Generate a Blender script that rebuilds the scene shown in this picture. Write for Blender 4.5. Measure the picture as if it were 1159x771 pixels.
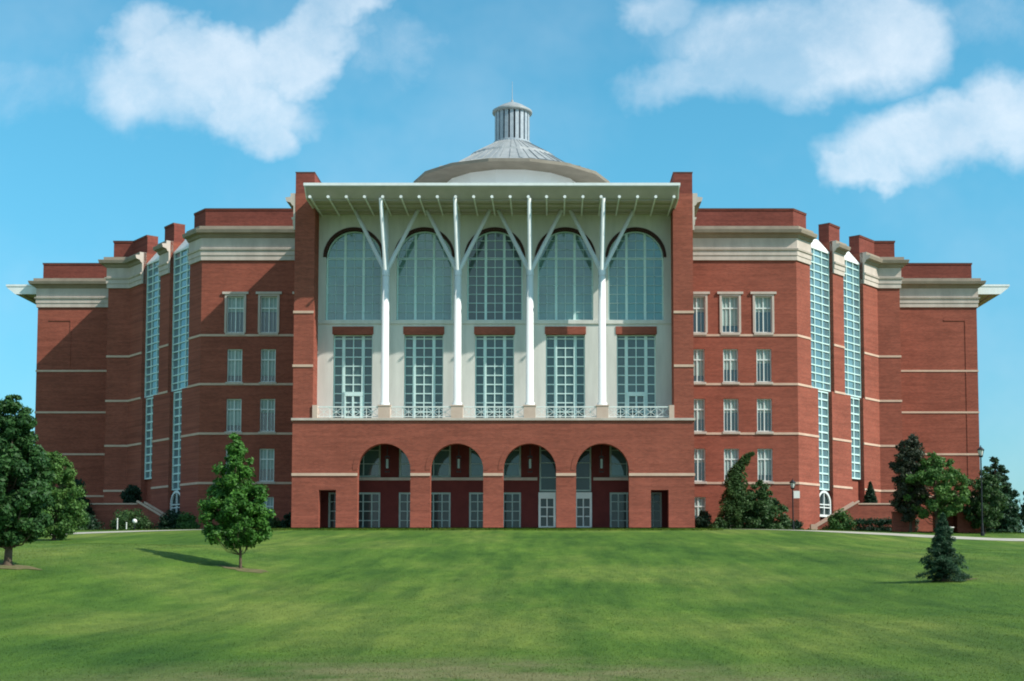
import bpy, math, random
import numpy as np
from mathutils import Vector, Matrix
R = math.radians
random.seed(7); rng = np.random.default_rng(11)
for o in list(bpy.data.objects): bpy.data.objects.remove(o)
S = bpy.context.scene
COL = S.collection

# ------------------------------------------------------------------ camera
cam = bpy.data.objects.new('camera', bpy.data.cameras.new('camera')); COL.objects.link(cam)
cam.location = (5, -168, -3.3)
cam.rotation_euler = (R(93.9), 0, 0)
cam.data.sensor_width = 36; cam.data.lens = 36*1550/1159
cam.data.shift_x = -45.5/1159; cam.data.shift_y = (643-1550*math.tan(R(3.9))-385.5)/1159
cam.data.clip_end = 5000; cam.data.clip_start = .1
S.camera = cam
S.cycles.filter_width = 1.9
S.view_settings.view_transform = 'Standard'; S.view_settings.look = 'None'
S.view_settings.exposure = 0.62; S.view_settings.gamma = 1

# ------------------------------------------------------------------ sun and sky
SUN = Vector((2.1, -1.0, 2.1)).normalized()
sl = bpy.data.lights.new('sun', 'SUN'); sl.energy = 3.6; sl.angle = R(.53); sl.color = (1, .95, .87)
sun = bpy.data.objects.new('sun', sl); COL.objects.link(sun)
sun.rotation_euler = SUN.to_track_quat('Z', 'Y').to_euler(); sun.location = (60, -60, 80)
SKY_K = 0.086
W = bpy.data.worlds.new('World'); S.world = W; W.use_nodes = True
nt = W.node_tree; N = nt.nodes; L = nt.links; N.clear()
def wn(t, **k):
    n = N.new(t)
    for a, b in k.items(): setattr(n, a, b)
    return n
def wm(op, a, b=None, c=None, clamp=False):
    n = wn('ShaderNodeMath', operation=op, use_clamp=clamp)
    for i, v in enumerate((a, b, c)):
        if v is None: continue
        if isinstance(v, (int, float)): n.inputs[i].default_value = v
        else: L.new(v, n.inputs[i])
    return n.outputs[0]
sky = wn('ShaderNodeTexSky', sky_type='NISHITA'); sky.sun_disc = False
sky.sun_elevation = math.asin(SUN.z); sky.sun_rotation = math.atan2(SUN.x, SUN.y)
sky.air_density = 1.0; sky.dust_density = .6; sky.ozone_density = 1.6
tc = wn('ShaderNodeTexCoord'); sep = wn('ShaderNodeSeparateXYZ'); L.new(tc.outputs['Generated'], sep.inputs[0])
dx, dy, dz = sep.outputs
# gnomonic coordinates round the north of the sky; the other half of the sky is its mirror
ady = wm('MAXIMUM', wm('ABSOLUTE', dy), .05)
U0 = wm('DIVIDE', dx, ady); V0 = wm('DIVIDE', dz, ady)
comb = wn('ShaderNodeCombineXYZ'); L.new(U0, comb.inputs[0]); L.new(V0, comb.inputs[1])
def noise(scale, det, rough, vec=None, dist=0, off=None):
    n = wn('ShaderNodeTexNoise'); n.inputs['Scale'].default_value = scale
    n.inputs['Detail'].default_value = det; n.inputs['Roughness'].default_value = rough
    n.inputs['Distortion'].default_value = dist
    v = vec or comb.outputs[0]
    if off:
        a = wn('ShaderNodeVectorMath', operation='ADD'); L.new(v, a.inputs[0]); a.inputs[1].default_value = off; v = a.outputs[0]
    L.new(v, n.inputs['Vector']); return n.outputs[0]
wx = noise(9, 5, .6); wy = noise(9, 5, .6, off=(7.3, 2.1, 4))
U = wm('ADD', U0, wm('MULTIPLY', wm('SUBTRACT', wx, .5), .10))
V = wm('ADD', V0, wm('MULTIPLY', wm('SUBTRACT', wy, .5), .085))
def blob(px, py, rx, ry, rot=0, amp=1):
    cx = (px-625)/1550; cy = (643-py)/1550; a = R(rot); ca, sa = math.cos(a), math.sin(a)
    du = wm('SUBTRACT', U, cx); dv = wm('SUBTRACT', V, cy)
    e1 = wm('ADD', wm('MULTIPLY', du, ca*1550/rx), wm('MULTIPLY', dv, sa*1550/rx))
    e2 = wm('ADD', wm('MULTIPLY', du, -sa*1550/ry), wm('MULTIPLY', dv, ca*1550/ry))
    d = wm('ADD', wm('MULTIPLY', e1, e1), wm('MULTIPLY', e2, e2))
    return wm('MULTIPLY', wm('SUBTRACT', 1, d), amp)
m = None
for b in [(235,62,125,42,4,1),(165,80,95,60,0,1),(345,68,48,46,0,.9),(235,60,110,40,0,1),(265,98,105,45,-18,1),(335,48,95,44,20,1),(385,0,62,40,25,1),(150,28,48,36,0,.8),
          (295,138,55,30,-28,.9),
          (890,40,165,60,0,1),(1000,20,90,70,-35,1),(820,75,80,36,8,.9),(740,5,52,34,0,.8),(790,78,95,34,10,.75),
          (1055,150,125,48,4,1),(1125,145,90,48,0,1),(985,172,60,34,0,1),(1150,130,70,58,0,1),
          (0,88,90,22,8,.12),(438,52,34,44,40,.12),(1130,12,60,26,0,.12)]:
    v = blob(*b); m = v if m is None else wm('MAXIMUM', m, v)
fb = noise(13, 10, .66, dist=.3)
dens = wm('ADD', wm('ADD', wm('MINIMUM', wm('MULTIPLY', m, 1.5), 1.0), wm('MULTIPLY', wm('SUBTRACT', fb, .5), 1.5)), .06)
mr = wn('ShaderNodeMapRange', interpolation_type='SMOOTHSTEP'); L.new(dens, mr.inputs[0])
mr.inputs[1].default_value = -.42; mr.inputs[2].default_value = 1.75; mr.inputs[3].default_value = 0; mr.inputs[4].default_value = .90
# thin haze veil through the lower sky
veil = wn('ShaderNodeMapRange', interpolation_type='SMOOTHSTEP'); L.new(noise(4, 5, .6, off=(3, 9, 1)), veil.inputs[0])
veil.inputs[1].default_value = .42; veil.inputs[2].default_value = .75; veil.inputs[3].default_value = 0; veil.inputs[4].default_value = .16
dn_ = wn('ShaderNodeMapRange', interpolation_type='SMOOTHSTEP'); L.new(noise(6.5, 7, .62, off=(2, 8, 5), dist=.2), dn_.inputs[0])
dn_.inputs[1].default_value = .33; dn_.inputs[2].default_value = .60; dn_.inputs[3].default_value = .52; dn_.inputs[4].default_value = 1.05
cl_a = wm('MULTIPLY', mr.outputs[0], dn_.outputs[0], clamp=True)
front = wn('ShaderNodeMapRange', interpolation_type='SMOOTHSTEP'); L.new(dy, front.inputs[0]); front.inputs[1].default_value = .35; front.inputs[2].default_value = .62
fill_cloud = wn('ShaderNodeMapRange', interpolation_type='SMOOTHSTEP'); L.new(noise(2.6, 6, .6, vec=tc.outputs['Generated'], off=(5, 2, 8)), fill_cloud.inputs[0])  # unseen clouds added behind and overhead to whiten ambient light on the facade
fill_cloud.inputs[1].default_value = .40; fill_cloud.inputs[2].default_value = .62; fill_cloud.inputs[3].default_value = 0; fill_cloud.inputs[4].default_value = .8
alpha = wm('MAXIMUM', wm('MULTIPLY', cl_a, front.outputs[0]), veil.outputs[0])
alpha = wm('MAXIMUM', alpha, wm('MULTIPLY', fill_cloud.outputs[0], wm('SUBTRACT', 1, front.outputs[0])))
tint = wn('ShaderNodeMix', data_type='RGBA', blend_type='MULTIPLY'); tint.inputs[0].default_value = 1
L.new(sky.outputs[0], tint.inputs[6]); 
hz = wn('ShaderNodeMapRange', interpolation_type='SMOOTHSTEP'); L.new(dz, hz.inputs[0]); hz.inputs[1].default_value = -.02; hz.inputs[2].default_value = .34
tcol = wn('ShaderNodeMix', data_type='RGBA'); L.new(hz.outputs[0], tcol.inputs[0]); tcol.inputs[6].default_value = (.46, .86, 1.02, 1); tcol.inputs[7].default_value = (.58, 1.42, 1.40, 1)
L.new(tcol.outputs[2], tint.inputs[7])
cshade = wn('ShaderNodeMix', data_type='RGBA'); 
csf = wn('ShaderNodeMapRange'); L.new(noise(7, 6, .6, off=(1, 5, 2)), csf.inputs[0]); csf.inputs[1].default_value=.3; csf.inputs[2].default_value=.7
L.new(csf.outputs[0], cshade.inputs[0])
cshade.inputs[6].default_value = (4.6, 5.9, 7.1, 1); cshade.inputs[7].default_value = (7.4, 8.0, 8.6, 1)
mixc = wn('ShaderNodeMix', data_type='RGBA'); L.new(alpha, mixc.inputs[0]); L.new(tint.outputs[2], mixc.inputs[6]); L.new(cshade.outputs[2], mixc.inputs[7])
bg = wn('ShaderNodeBackground'); bg.inputs[1].default_value = SKY_K; L.new(mixc.outputs[2], bg.inputs[0])
out = wn('ShaderNodeOutputWorld'); L.new(bg.outputs[0], out.inputs[0])

# ------------------------------------------------------------------ materials
def mat(name, color, rough=.8, spec=.3, metal=0):
    m = bpy.data.materials.new(name); m.use_nodes = True; b = m.node_tree.nodes['Principled BSDF']
    b.inputs['Base Color'].default_value = (*color, 1); b.inputs['Roughness'].default_value = rough
    b.inputs['Specular IOR Level'].default_value = spec; b.inputs['Metallic'].default_value = metal
    return m
def nodes(m): return m.node_tree.nodes, m.node_tree.links, m.node_tree.nodes['Principled BSDF']
def mottled(name, c1, c2, scale, rough=.8, spec=.3, c3=None, bump=0, bscale=40, stretch=(1,1,1)):
    """two or three colours mixed by fractal noise in object space"""
    m = mat(name, c1, rough, spec); n, l, b = nodes(m)
    t = n.new('ShaderNodeTexCoord'); mp = n.new('ShaderNodeMapping'); mp.inputs['Scale'].default_value = stretch
    l.new(t.outputs['Object'], mp.inputs[0])
    a = n.new('ShaderNodeTexNoise'); a.inputs['Scale'].default_value = scale; a.inputs['Detail'].default_value = 8; a.inputs['Roughness'].default_value = .65
    l.new(mp.outputs[0], a.inputs[0])
    r = n.new('ShaderNodeValToRGB'); r.color_ramp.elements[0].position = .33; r.color_ramp.elements[1].position = .67
    r.color_ramp.elements[0].color = (*c1, 1); r.color_ramp.elements[1].color = (*c2, 1)
    if c3: e = r.color_ramp.elements.new(.5); e.color = (*c3, 1)
    l.new(a.outputs[0], r.inputs[0]); l.new(r.outputs[0], b.inputs['Base Color'])
    if bump:
        q = n.new('ShaderNodeTexNoise'); q.inputs['Scale'].default_value = bscale; q.inputs['Detail'].default_value = 5
        l.new(t.outputs['Object'], q.inputs[0]); bp = n.new('ShaderNodeBump'); bp.inputs['Strength'].default_value = bump; bp.inputs['Distance'].default_value = .05
        l.new(q.outputs[0], bp.inputs['Height']); l.new(bp.outputs[0], b.inputs['Normal'])
    return m
def brick_mat(name, c1, c2, mortar):
    m = mat(name, c1, .9, .15); n, l, b = nodes(m)
    t = n.new('ShaderNodeTexCoord'); s = n.new('ShaderNodeSeparateXYZ'); l.new(t.outputs['Object'], s.inputs[0])
    my = n.new('ShaderNodeMath'); my.operation = 'MULTIPLY_ADD'; l.new(s.outputs[1], my.inputs[0]); my.inputs[1].default_value = .8; l.new(s.outputs[0], my.inputs[2])
    c = n.new('ShaderNodeCombineXYZ'); l.new(my.outputs[0], c.inputs[0]); l.new(s.outputs[2], c.inputs[1])
    bt = n.new('ShaderNodeTexBrick'); l.new(c.outputs[0], bt.inputs[0]); bt.inputs['Scale'].default_value = 1
    bt.inputs['Brick Width'].default_value = .30; bt.inputs['Row Height'].default_value = .10; bt.inputs['Mortar Size'].default_value = .006
    bt.inputs['Color1'].default_value = (*c1, 1); bt.inputs['Color2'].default_value = (*c2, 1); bt.inputs['Mortar'].default_value = (*mortar, 1)
    a = n.new('ShaderNodeTexNoise'); a.inputs['Scale'].default_value = .22; a.inputs['Detail'].default_value = 9; a.inputs['Roughness'].default_value = .7
    l.new(t.outputs['Object'], a.inputs[0])
    st = n.new('ShaderNodeMapping'); st.inputs['Scale'].default_value = (.25, .25, 3.5); l.new(t.outputs['Object'], st.inputs[0])
    a2 = n.new('ShaderNodeTexNoise'); a2.inputs['Scale'].default_value = 1; a2.inputs['Detail'].default_value = 4; l.new(st.outputs[0], a2.inputs[0])
    ad = n.new('ShaderNodeMath'); ad.operation = 'ADD'; l.new(a.outputs[0], ad.inputs[0]); l.new(a2.outputs[0], ad.inputs[1])
    mr = n.new('ShaderNodeMapRange'); l.new(ad.outputs[0], mr.inputs[0]); mr.inputs[1].default_value = .7; mr.inputs[2].default_value = 1.3; mr.inputs[3].default_value = .77; mr.inputs[4].default_value = 1.20
    mx = n.new('ShaderNodeVectorMath'); mx.operation = 'SCALE'; l.new(bt.outputs[0], mx.inputs[0]); l.new(mr.outputs[0], mx.inputs['Scale'])
    l.new(mx.outputs[0], b.inputs['Base Color'])
    return m
def glass_mat(name, col, refl=.25, vary=.5):
    m = mat(name, col, .5, .5); n, l, b = nodes(m)
    t = n.new('ShaderNodeTexCoord'); a = n.new('ShaderNodeTexNoise'); a.inputs['Scale'].default_value = .35; a.inputs['Detail'].default_value = 5
    l.new(t.outputs['Object'], a.inputs[0]); r = n.new('ShaderNodeMapRange'); l.new(a.outputs[0], r.inputs[0]); r.inputs[1].default_value=.3; r.inputs[2].default_value=.7
    r.inputs[3].default_value = 1-vary; r.inputs[4].default_value = 1+vary*.6
    s = n.new('ShaderNodeVectorMath'); s.operation = 'SCALE'; s.inputs[0].default_value = col; l.new(r.outputs[0], s.inputs['Scale']); l.new(s.outputs[0], b.inputs['Base Color'])
    g = n.new('ShaderNodeBsdfGlossy'); g.inputs['Roughness'].default_value = .04; g.inputs['Color'].default_value = (.8, .95, .95, 1)
    w = n.new('ShaderNodeTexNoise'); w.inputs['Scale'].default_value = .8; l.new(t.outputs['Object'], w.inputs[0])
    bp = n.new('ShaderNodeBump'); bp.inputs['Strength'].default_value = .08; bp.inputs['Distance'].default_value = .05; l.new(w.outputs[0], bp.inputs['Height']); l.new(bp.outputs[0], g.inputs['Normal'])
    mx = n.new('ShaderNodeMixShader'); mx.inputs[0].default_value = refl; l.new(b.outputs[0], mx.inputs[1]); l.new(g.outputs[0], mx.inputs[2])
    l.new(mx.outputs[0], n['Material Output'].inputs[0]); return m
def leaf_mat(name, dark, light):
    m = mat(name, dark, .55, .25); n, l, b = nodes(m)
    at = n.new('ShaderNodeAttribute'); at.attribute_name = 'tint'
    r = n.new('ShaderNodeValToRGB'); r.color_ramp.elements[0].color = (*dark, 1); r.color_ramp.elements[1].color = (*light, 1)
    l.new(at.outputs['Fac'], r.inputs[0]); l.new(r.outputs[0], b.inputs['Base Color'])
    tr = n.new('ShaderNodeBsdfTranslucent'); l.new(r.outputs[0], tr.inputs[0])
    mx = n.new('ShaderNodeMixShader'); mx.inputs[0].default_value = .3; l.new(b.outputs[0], mx.inputs[1]); l.new(tr.outputs[0], mx.inputs[2])
    l.new(mx.outputs[0], n['Material Output'].inputs[0]); return m

M = dict(
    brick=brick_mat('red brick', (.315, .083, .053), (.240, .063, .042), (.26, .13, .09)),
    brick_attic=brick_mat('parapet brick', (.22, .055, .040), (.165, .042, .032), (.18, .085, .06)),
    cornice=mottled('tan cornice metal', (.25, .20, .15), (.33, .265, .20), .8, .7, .3),
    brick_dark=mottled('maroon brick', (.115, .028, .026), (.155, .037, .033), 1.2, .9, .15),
    stone=mottled('limestone', (.45, .375, .32), (.59, .50, .43), .9, .85, .2, stretch=(1, 1, .35)),
    string=mottled('string course stone', (.54, .36, .27), (.64, .45, .34), .8, .85, .2),
    white=mottled('white painted steel', (.70, .71, .68), (.82, .83, .80), 1.1, .5, .4, stretch=(1, 1, .22)),
    precast=mottled('pale precast wall', (.53, .51, .465), (.68, .655, .60), .9, .85, .2, stretch=(1, 1, .16)),
    pink=mottled('pinkish precast', (.56, .40, .32), (.64, .48, .39), 1, .85, .2),
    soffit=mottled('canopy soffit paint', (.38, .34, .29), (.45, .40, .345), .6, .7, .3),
    drum=mottled('white drum render', (.82, .82, .84), (.88, .88, .90), .4, .8, .2),
    arch_shade=mottled('dark brown arch recess shade', (.045, .020, .016), (.065, .028, .022), 1, .8, .2),  # near-black brown carries the recess shadow of the arched windows
    eave=mottled('tan eave boarding', (.19, .165, .13), (.25, .22, .175), .5, .8, .2),
    zinc=mottled('pale grey metal roof', (.24, .26, .26), (.34, .35, .35), 1.2, .55, .5),
    louver=mottled('grey metal louvre', (.28, .32, .36), (.40, .44, .47), 2, .5, .5),
    roof=mottled('grey roof membrane', (.55, .55, .53), (.66, .66, .63), .3),
    coping=mottled('dark metal coping', (.10, .07, .06), (.15, .10, .08), 1, .5, .4),
    glass_arch=glass_mat('teal arched glass', (.090, .215, .19), .10, .35),
    glass_mid=glass_mat('dark teal glass', (.028, .066, .060), .06, .4),
    glass_low=glass_mat('dark window glass', (.010, .024, .022), .03, .5),
    glass_strip=glass_mat('blue stair glass', (.12, .22, .25), .16, .4),
    glass_wing=glass_mat('window glass with grey depths', (.06, .075, .07), .07, .5),
    blind=mottled('pale window blind', (.27, .36, .33), (.38, .46, .43), 2, .8, .2),
    mull=mottled('pale green mullion paint', (.52, .70, .66), (.62, .78, .74), 1, .5, .4),
    mull_w=mottled('white window frame paint', (.66, .70, .66), (.76, .79, .75), 1, .5, .4),
    mull_dim=mottled('darker green frame paint', (.30, .40, .36), (.40, .50, .46), 2, .6, .3),  # darker copy of the mullion paint for the loggia windows
    glass_dusk=glass_mat('teal lunette glass', (.05, .11, .10), .06, .6),
    black=mat('black painted metal', (.012, .012, .014), .5, .4),
    lamp=mat('frosted lamp glass', (.75, .73, .68), .4, .5),
    conc=mottled('pale concrete path', (.33, .31, .26), (.45, .42, .35), .8, .9, .2),
    bark=mottled('bark', (.07, .05, .035), (.14, .10, .07), 6, .9, .1),
    mulch=mottled('bare soil and dry grass', (.10, .105, .040), (.18, .145, .075), 3, .95, .1, bump=.5, bscale=20),
)
for k, d, g in [('leaf_maple', (0.029, 0.098, 0.016), (0.111, 0.273, 0.039)), ('leaf_dark', (0.018, 0.060, 0.018), (0.065, 0.156, 0.036)), ('leaf_light', (0.046, 0.111, 0.026), (0.143, 0.273, 0.058)),
                ('leaf_mid', (0.029, 0.078, 0.023), (0.104, 0.221, 0.046)), ('needle', (0.016, 0.047, 0.026), (0.058, 0.124, 0.058)),
                ('leaf_far', (0.018, 0.055, 0.029), (0.055, 0.124, 0.052)), ('leaf_shrub', (0.026, 0.065, 0.021), (0.091, 0.169, 0.046)),
                ('leaf_purple', (0.029, 0.039, 0.026), (0.078, 0.091, 0.046)), ('leaf_yew', (0.009, 0.029, 0.016), (0.029, 0.072, 0.031))]:
    M[k] = leaf_mat(k, d, g)
# lawn
gm = mat('lawn grass', (.06, .12, .02), .85, .15); n, l, b = nodes(gm)
t = n.new('ShaderNodeTexCoord')
def gnoise(scale, det, st=(1,1,1), rot=0, rough=.6):
    mp = n.new('ShaderNodeMapping'); mp.inputs['Scale'].default_value = st; mp.inputs['Rotation'].default_value = (0, 0, R(rot))
    l.new(t.outputs['Object'], mp.inputs[0]); a = n.new('ShaderNodeTexNoise'); a.inputs['Scale'].default_value = scale
    a.inputs['Detail'].default_value = det; a.inputs['Roughness'].default_value = rough; l.new(mp.outputs[0], a.inputs[0]); return a.outputs[0]
def ramp(x, e):
    r = n.new('ShaderNodeValToRGB'); l.new(x, r.inputs[0]); c = r.color_ramp
    c.elements[0].position, c.elements[1].position = e[0][0], e[-1][0]; c.elements[0].color = (*e[0][1], 1); c.elements[1].color = (*e[-1][1], 1)
    for p, q in e[1:-1]: z = c.elements.new(p); z.color = (*q, 1)
    return r.outputs[0]
def gmix(f, a, b_, mode='MIX'):
    x = n.new('ShaderNodeMix'); x.data_type = 'RGBA'; x.blend_type = mode
    if isinstance(f, float): x.inputs[0].default_value = f
    else: l.new(f, x.inputs[0])
    for i, v in ((6, a), (7, b_)):
        if isinstance(v, tuple): x.inputs[i].default_value = (*v, 1)
        else: l.new(v, x.inputs[i])
    return x.outputs[2]
base = ramp(gnoise(.16, 9, (1, .42, 1), 14, .62), [(.33, (.044, .106, .015)), (.48, (.076, .146, .021)), (.67, (.140, .190, .040))])
streak = ramp(gnoise(1.0, 6, (1, .07, 1), 52, .6), [(.34, (.68, .76, .72)), (.66, (1.28, 1.20, 1.1))])
fine = gmix(.5, ramp(gnoise(7, 6, (1, .3, 1), 0, .75), [(.3, (.66, .70, .66)), (.7, (1.34, 1.28, 1.25))]), ramp(gnoise(1.3, 5, (1, .35, 1), 30, .7), [(.35, (.62, .72, .62)), (.65, (1.35, 1.25, 1.2))]))
# worn straw-coloured patch low in the bowl, and weedy spots
pp = n.new('ShaderNodeMapping'); pp.vector_type = 'POINT'; pp.inputs['Location'].default_value = (-3.8/8, 148.2/6, 0); pp.inputs['Scale'].default_value = (1/8, 1/6, 0)
l.new(t.outputs['Object'], pp.inputs[0]); gr = n.new('ShaderNodeTexGradient'); gr.gradient_type = 'SPHERICAL'; l.new(pp.outputs[0], gr.inputs[0])
pm = n.new('ShaderNodeMath'); pm.operation = 'MULTIPLY'; l.new(gr.outputs['Fac'], pm.inputs[0]); l.new(ramp(gnoise(.6, 7), [(.32, (0, 0, 0)), (.62, (1.3, 1.3, 1.3))]), pm.inputs[1])
pm2 = n.new('ShaderNodeMath'); pm2.operation = 'MULTIPLY'; pm2.use_clamp = True; l.new(pm.outputs[0], pm2.inputs[0]); pm2.inputs[1].default_value = 1.4
c = gmix(1.0, base, streak, 'MULTIPLY'); c = gmix(1.0, c, fine, 'MULTIPLY')
c = gmix(pm2.outputs[0], c, (.185, .180, .075))
l.new(c, b.inputs['Base Color'])
bp = n.new('ShaderNodeBump'); bp.inputs['Strength'].default_value = 1; bp.inputs['Distance'].default_value = .09; l.new(gnoise(11, 7), bp.inputs['Height']); l.new(bp.outputs[0], b.inputs['Normal'])
M['grass'] = gm
M['blade'] = gm.copy(); n_b = M['blade'].node_tree; tb = n_b.nodes.new('ShaderNodeBsdfTranslucent'); pbn = n_b.nodes['Principled BSDF']
src = pbn.inputs['Base Color'].links[0].from_socket; n_b.links.new(src, tb.inputs[0]); n_b.links.remove(pbn.inputs['Normal'].links[0])
mb_ = n_b.nodes.new('ShaderNodeMixShader'); mb_.inputs[0].default_value = .5; n_b.links.new(pbn.outputs[0], mb_.inputs[1]); n_b.links.new(tb.outputs[0], mb_.inputs[2]); n_b.links.new(mb_.outputs[0], n_b.nodes['Material Output'].inputs[0])

# ------------------------------------------------------------------ mesh helpers
class MB:
    def __init__(s): s.v = []; s.f = []; s.m = []
    def face(s, pts, mi=0):
        k = len(s.v); s.v += [tuple(p) for p in pts]; s.f.append(list(range(k, k+len(pts)))); s.m.append(mi)
    def box(s, x0, x1, y0, y1, z0, z1, mi=0):
        s.fbox(Frame((0, 0), (1, 0), (0, 1)), x0, x1, y0, y1, z0, z1, mi)
    def fbox(s, F, s0, s1, t0, t1, z0, z1, mi=0):
        k = len(s.v)
        s.v += [F(a, b, c) for c in (z0, z1) for b in (t0, t1) for a in (s0, s1)]
        for q in ((0,1,3,2),(4,6,7,5),(0,4,5,1),(2,3,7,6),(0,2,6,4),(1,5,7,3)): s.f.append([k+i for i in q]); s.m.append(mi)
    def bar(s, p, q, w, h=None, mi=0, up=(0, 0, 1)):
        """square bar from p to q"""
        p, q = Vector(p), Vector(q); d = (q-p).normalized(); h = h or w
        a = d.cross(Vector(up)); 
        if a.length < 1e-3: a = d.cross(Vector((0, 1, 0)))
        a.normalize(); b = a.cross(d).normalized(); k = len(s.v)
        for c in (p, q):
            for i, j in ((-1,-1),(1,-1),(1,1),(-1,1)): s.v.append(tuple(c+a*w/2*i+b*h/2*j))
        for f in ((0,1,2,3),(4,7,6,5),(0,4,5,1),(1,5,6,2),(2,6,7,3),(3,7,4,0)): s.f.append([k+i for i in f]); s.m.append(mi)
    def tube(s, pts, rad, n=10, mi=0):
        pts = [Vector(p) for p in pts]; k = len(s.v)
        for i, p in enumerate(pts):
            d = (pts[min(i+1, len(pts)-1)]-pts[max(i-1, 0)]).normalized()
            a = d.cross(Vector((0, 1, .13))).normalized(); b = d.cross(a)
            for j in range(n):
                w = 2*math.pi*j/n; s.v.append(tuple(p+(a*math.cos(w)+b*math.sin(w))*rad[i]))
        for i in range(len(pts)-1):
            for j in range(n): s.f.append([k+i*n+j, k+i*n+(j+1) % n, k+(i+1)*n+(j+1) % n, k+(i+1)*n+j]); s.m.append(mi)
        s.f.append([k+j for j in range(n)]); s.m.append(mi); e = k+(len(pts)-1)*n; s.f.append([e+j for j in range(n)]); s.m.append(mi)
    def lathe(s, prof, n=32, c=(0, 0), mi=0, phase=0):
        k = len(s.v)
        for r, z in prof:
            for j in range(n): w = 2*math.pi*(j+phase)/n; s.v.append((c[0]+r*math.cos(w), c[1]+r*math.sin(w), z))
        for i in range(len(prof)-1):
            for j in range(n): s.f.append([k+i*n+j, k+i*n+(j+1) % n, k+(i+1)*n+(j+1) % n, k+(i+1)*n+j]); s.m.append(mi)
    def sweep(s, pts, prof, closed=False, caps=True, mi=0, mis=None):
        """profile of (outward offset, z) along a plan polyline whose outside lies on its right"""
        P = [Vector(p) for p in pts]; n = len(P); ring = []
        for i in range(n):
            a = P[(i-1) % n] if (i > 0 or closed) else None; b = P[(i+1) % n] if (i < n-1 or closed) else None
            ns = []
            if a is not None: d = (P[i]-a).normalized(); ns.append(Vector((d.y, -d.x)))
            if b is not None: d = (b-P[i]).normalized(); ns.append(Vector((d.y, -d.x)))
            m = ns[0] if len(ns) == 1 else (ns[0]+ns[1])/(1+ns[0].dot(ns[1]))
            ring.append([(P[i].x+m.x*o, P[i].y+m.y*o, z) for o, z in prof])
        k = len(s.v); q = len(prof)
        for r in ring: s.v += r
        for i in range(n if closed else n-1):
            j = (i+1) % n
            for e in range(q): s.f.append([k+i*q+e, k+j*q+e, k+j*q+(e+1) % q, k+i*q+(e+1) % q]); s.m.append(mis[e] if mis else mi)
        if caps and not closed:
            s.f.append([k+e for e in range(q)]); s.m.append(mi); s.f.append([k+(n-1)*q+e for e in range(q)]); s.m.append(mi)
    def build(s, name, mats, parent=None, smooth=False, loc=None):
        me = bpy.data.meshes.new(name); me.from_pydata(s.v, [], s.f)
        for x in (mats if isinstance(mats, (list, tuple)) else [mats]): me.materials.append(M[x])
        me.polygons.foreach_set('material_index', s.m)
        if smooth: me.polygons.foreach_set('use_smooth', [True]*len(s.f))
        me.update(); o = bpy.data.objects.new(name, me); COL.objects.link(o); o.parent = parent
        if loc: o.location = loc
        return o
class Frame:
    """wall frame: s along the wall, t outwards, z up"""
    def __init__(s, o, u, n): s.o = o; s.u = u; s.n = n
    def __call__(s, a, t, z): return (s.o[0]+s.u[0]*a+s.n[0]*t, s.o[1]+s.u[1]*a+s.n[1]*t, z)
FR = lambda y: Frame((0, y), (1, 0), (0, -1))
def holed_wall(mb, F, s0, s1, z0, z1, holes, depth, mi=0, mr=None):
    """wall rectangle with rectangular or arched openings and their reveals; hole = (s0,s1,z0,z1,arched)"""
    mr = mi if mr is None else mr
    full = [(a, b, c, d+((b-a)/2 if ar else 0)) for a, b, c, d, ar in holes]
    ss = sorted({s0, s1, *[x for h in full for x in h[:2]]}); zs = sorted({z0, z1, *[x for h in full for x in h[2:]]})
    for i in range(len(ss)-1):
        for j in range(len(zs)-1):
            cs, cz = (ss[i]+ss[i+1])/2, (zs[j]+zs[j+1])/2
            if any(h[0] < cs < h[1] and h[2] < cz < h[3] for h in full): continue
            mb.face([F(ss[i], 0, zs[j]), F(ss[i+1], 0, zs[j]), F(ss[i+1], 0, zs[j+1]), F(ss[i], 0, zs[j+1])], mi)
    for a, b, c, d, ar in holes:
        path = [(a, c), (a, d)]
        if ar:
            r = (b-a)/2; cx = (a+b)/2; arc = [(cx-r*math.cos(math.pi*k/28), d+r*math.sin(math.pi*k/28)) for k in range(29)]
            for p, q in zip(arc[:-1], arc[1:]): mb.face([F(p[0], 0, p[1]), F(q[0], 0, q[1]), F(q[0], 0, d+r), F(p[0], 0, d+r)], mi)
            path += arc[1:]
        else: path += [(b, d)]
        path += [(b, c), (a, c)]
        for p, q in zip(path[:-1], path[1:]): mb.face([F(p[0], 0, p[1]), F(q[0], 0, q[1]), F(q[0], -depth, q[1]), F(p[0], -depth, p[1])], mr)
def arch_face(mb, F, a, b, c, d, t, mi=0, n=28):
    r = (b-a)/2; cx = (a+b)/2
    mb.face([F(a, t, c), F(b, t, c)]+[F(cx+r*math.cos(math.pi*k/n), t, d+r*math.sin(math.pi*k/n)) for k in range(n+1)], mi)
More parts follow.
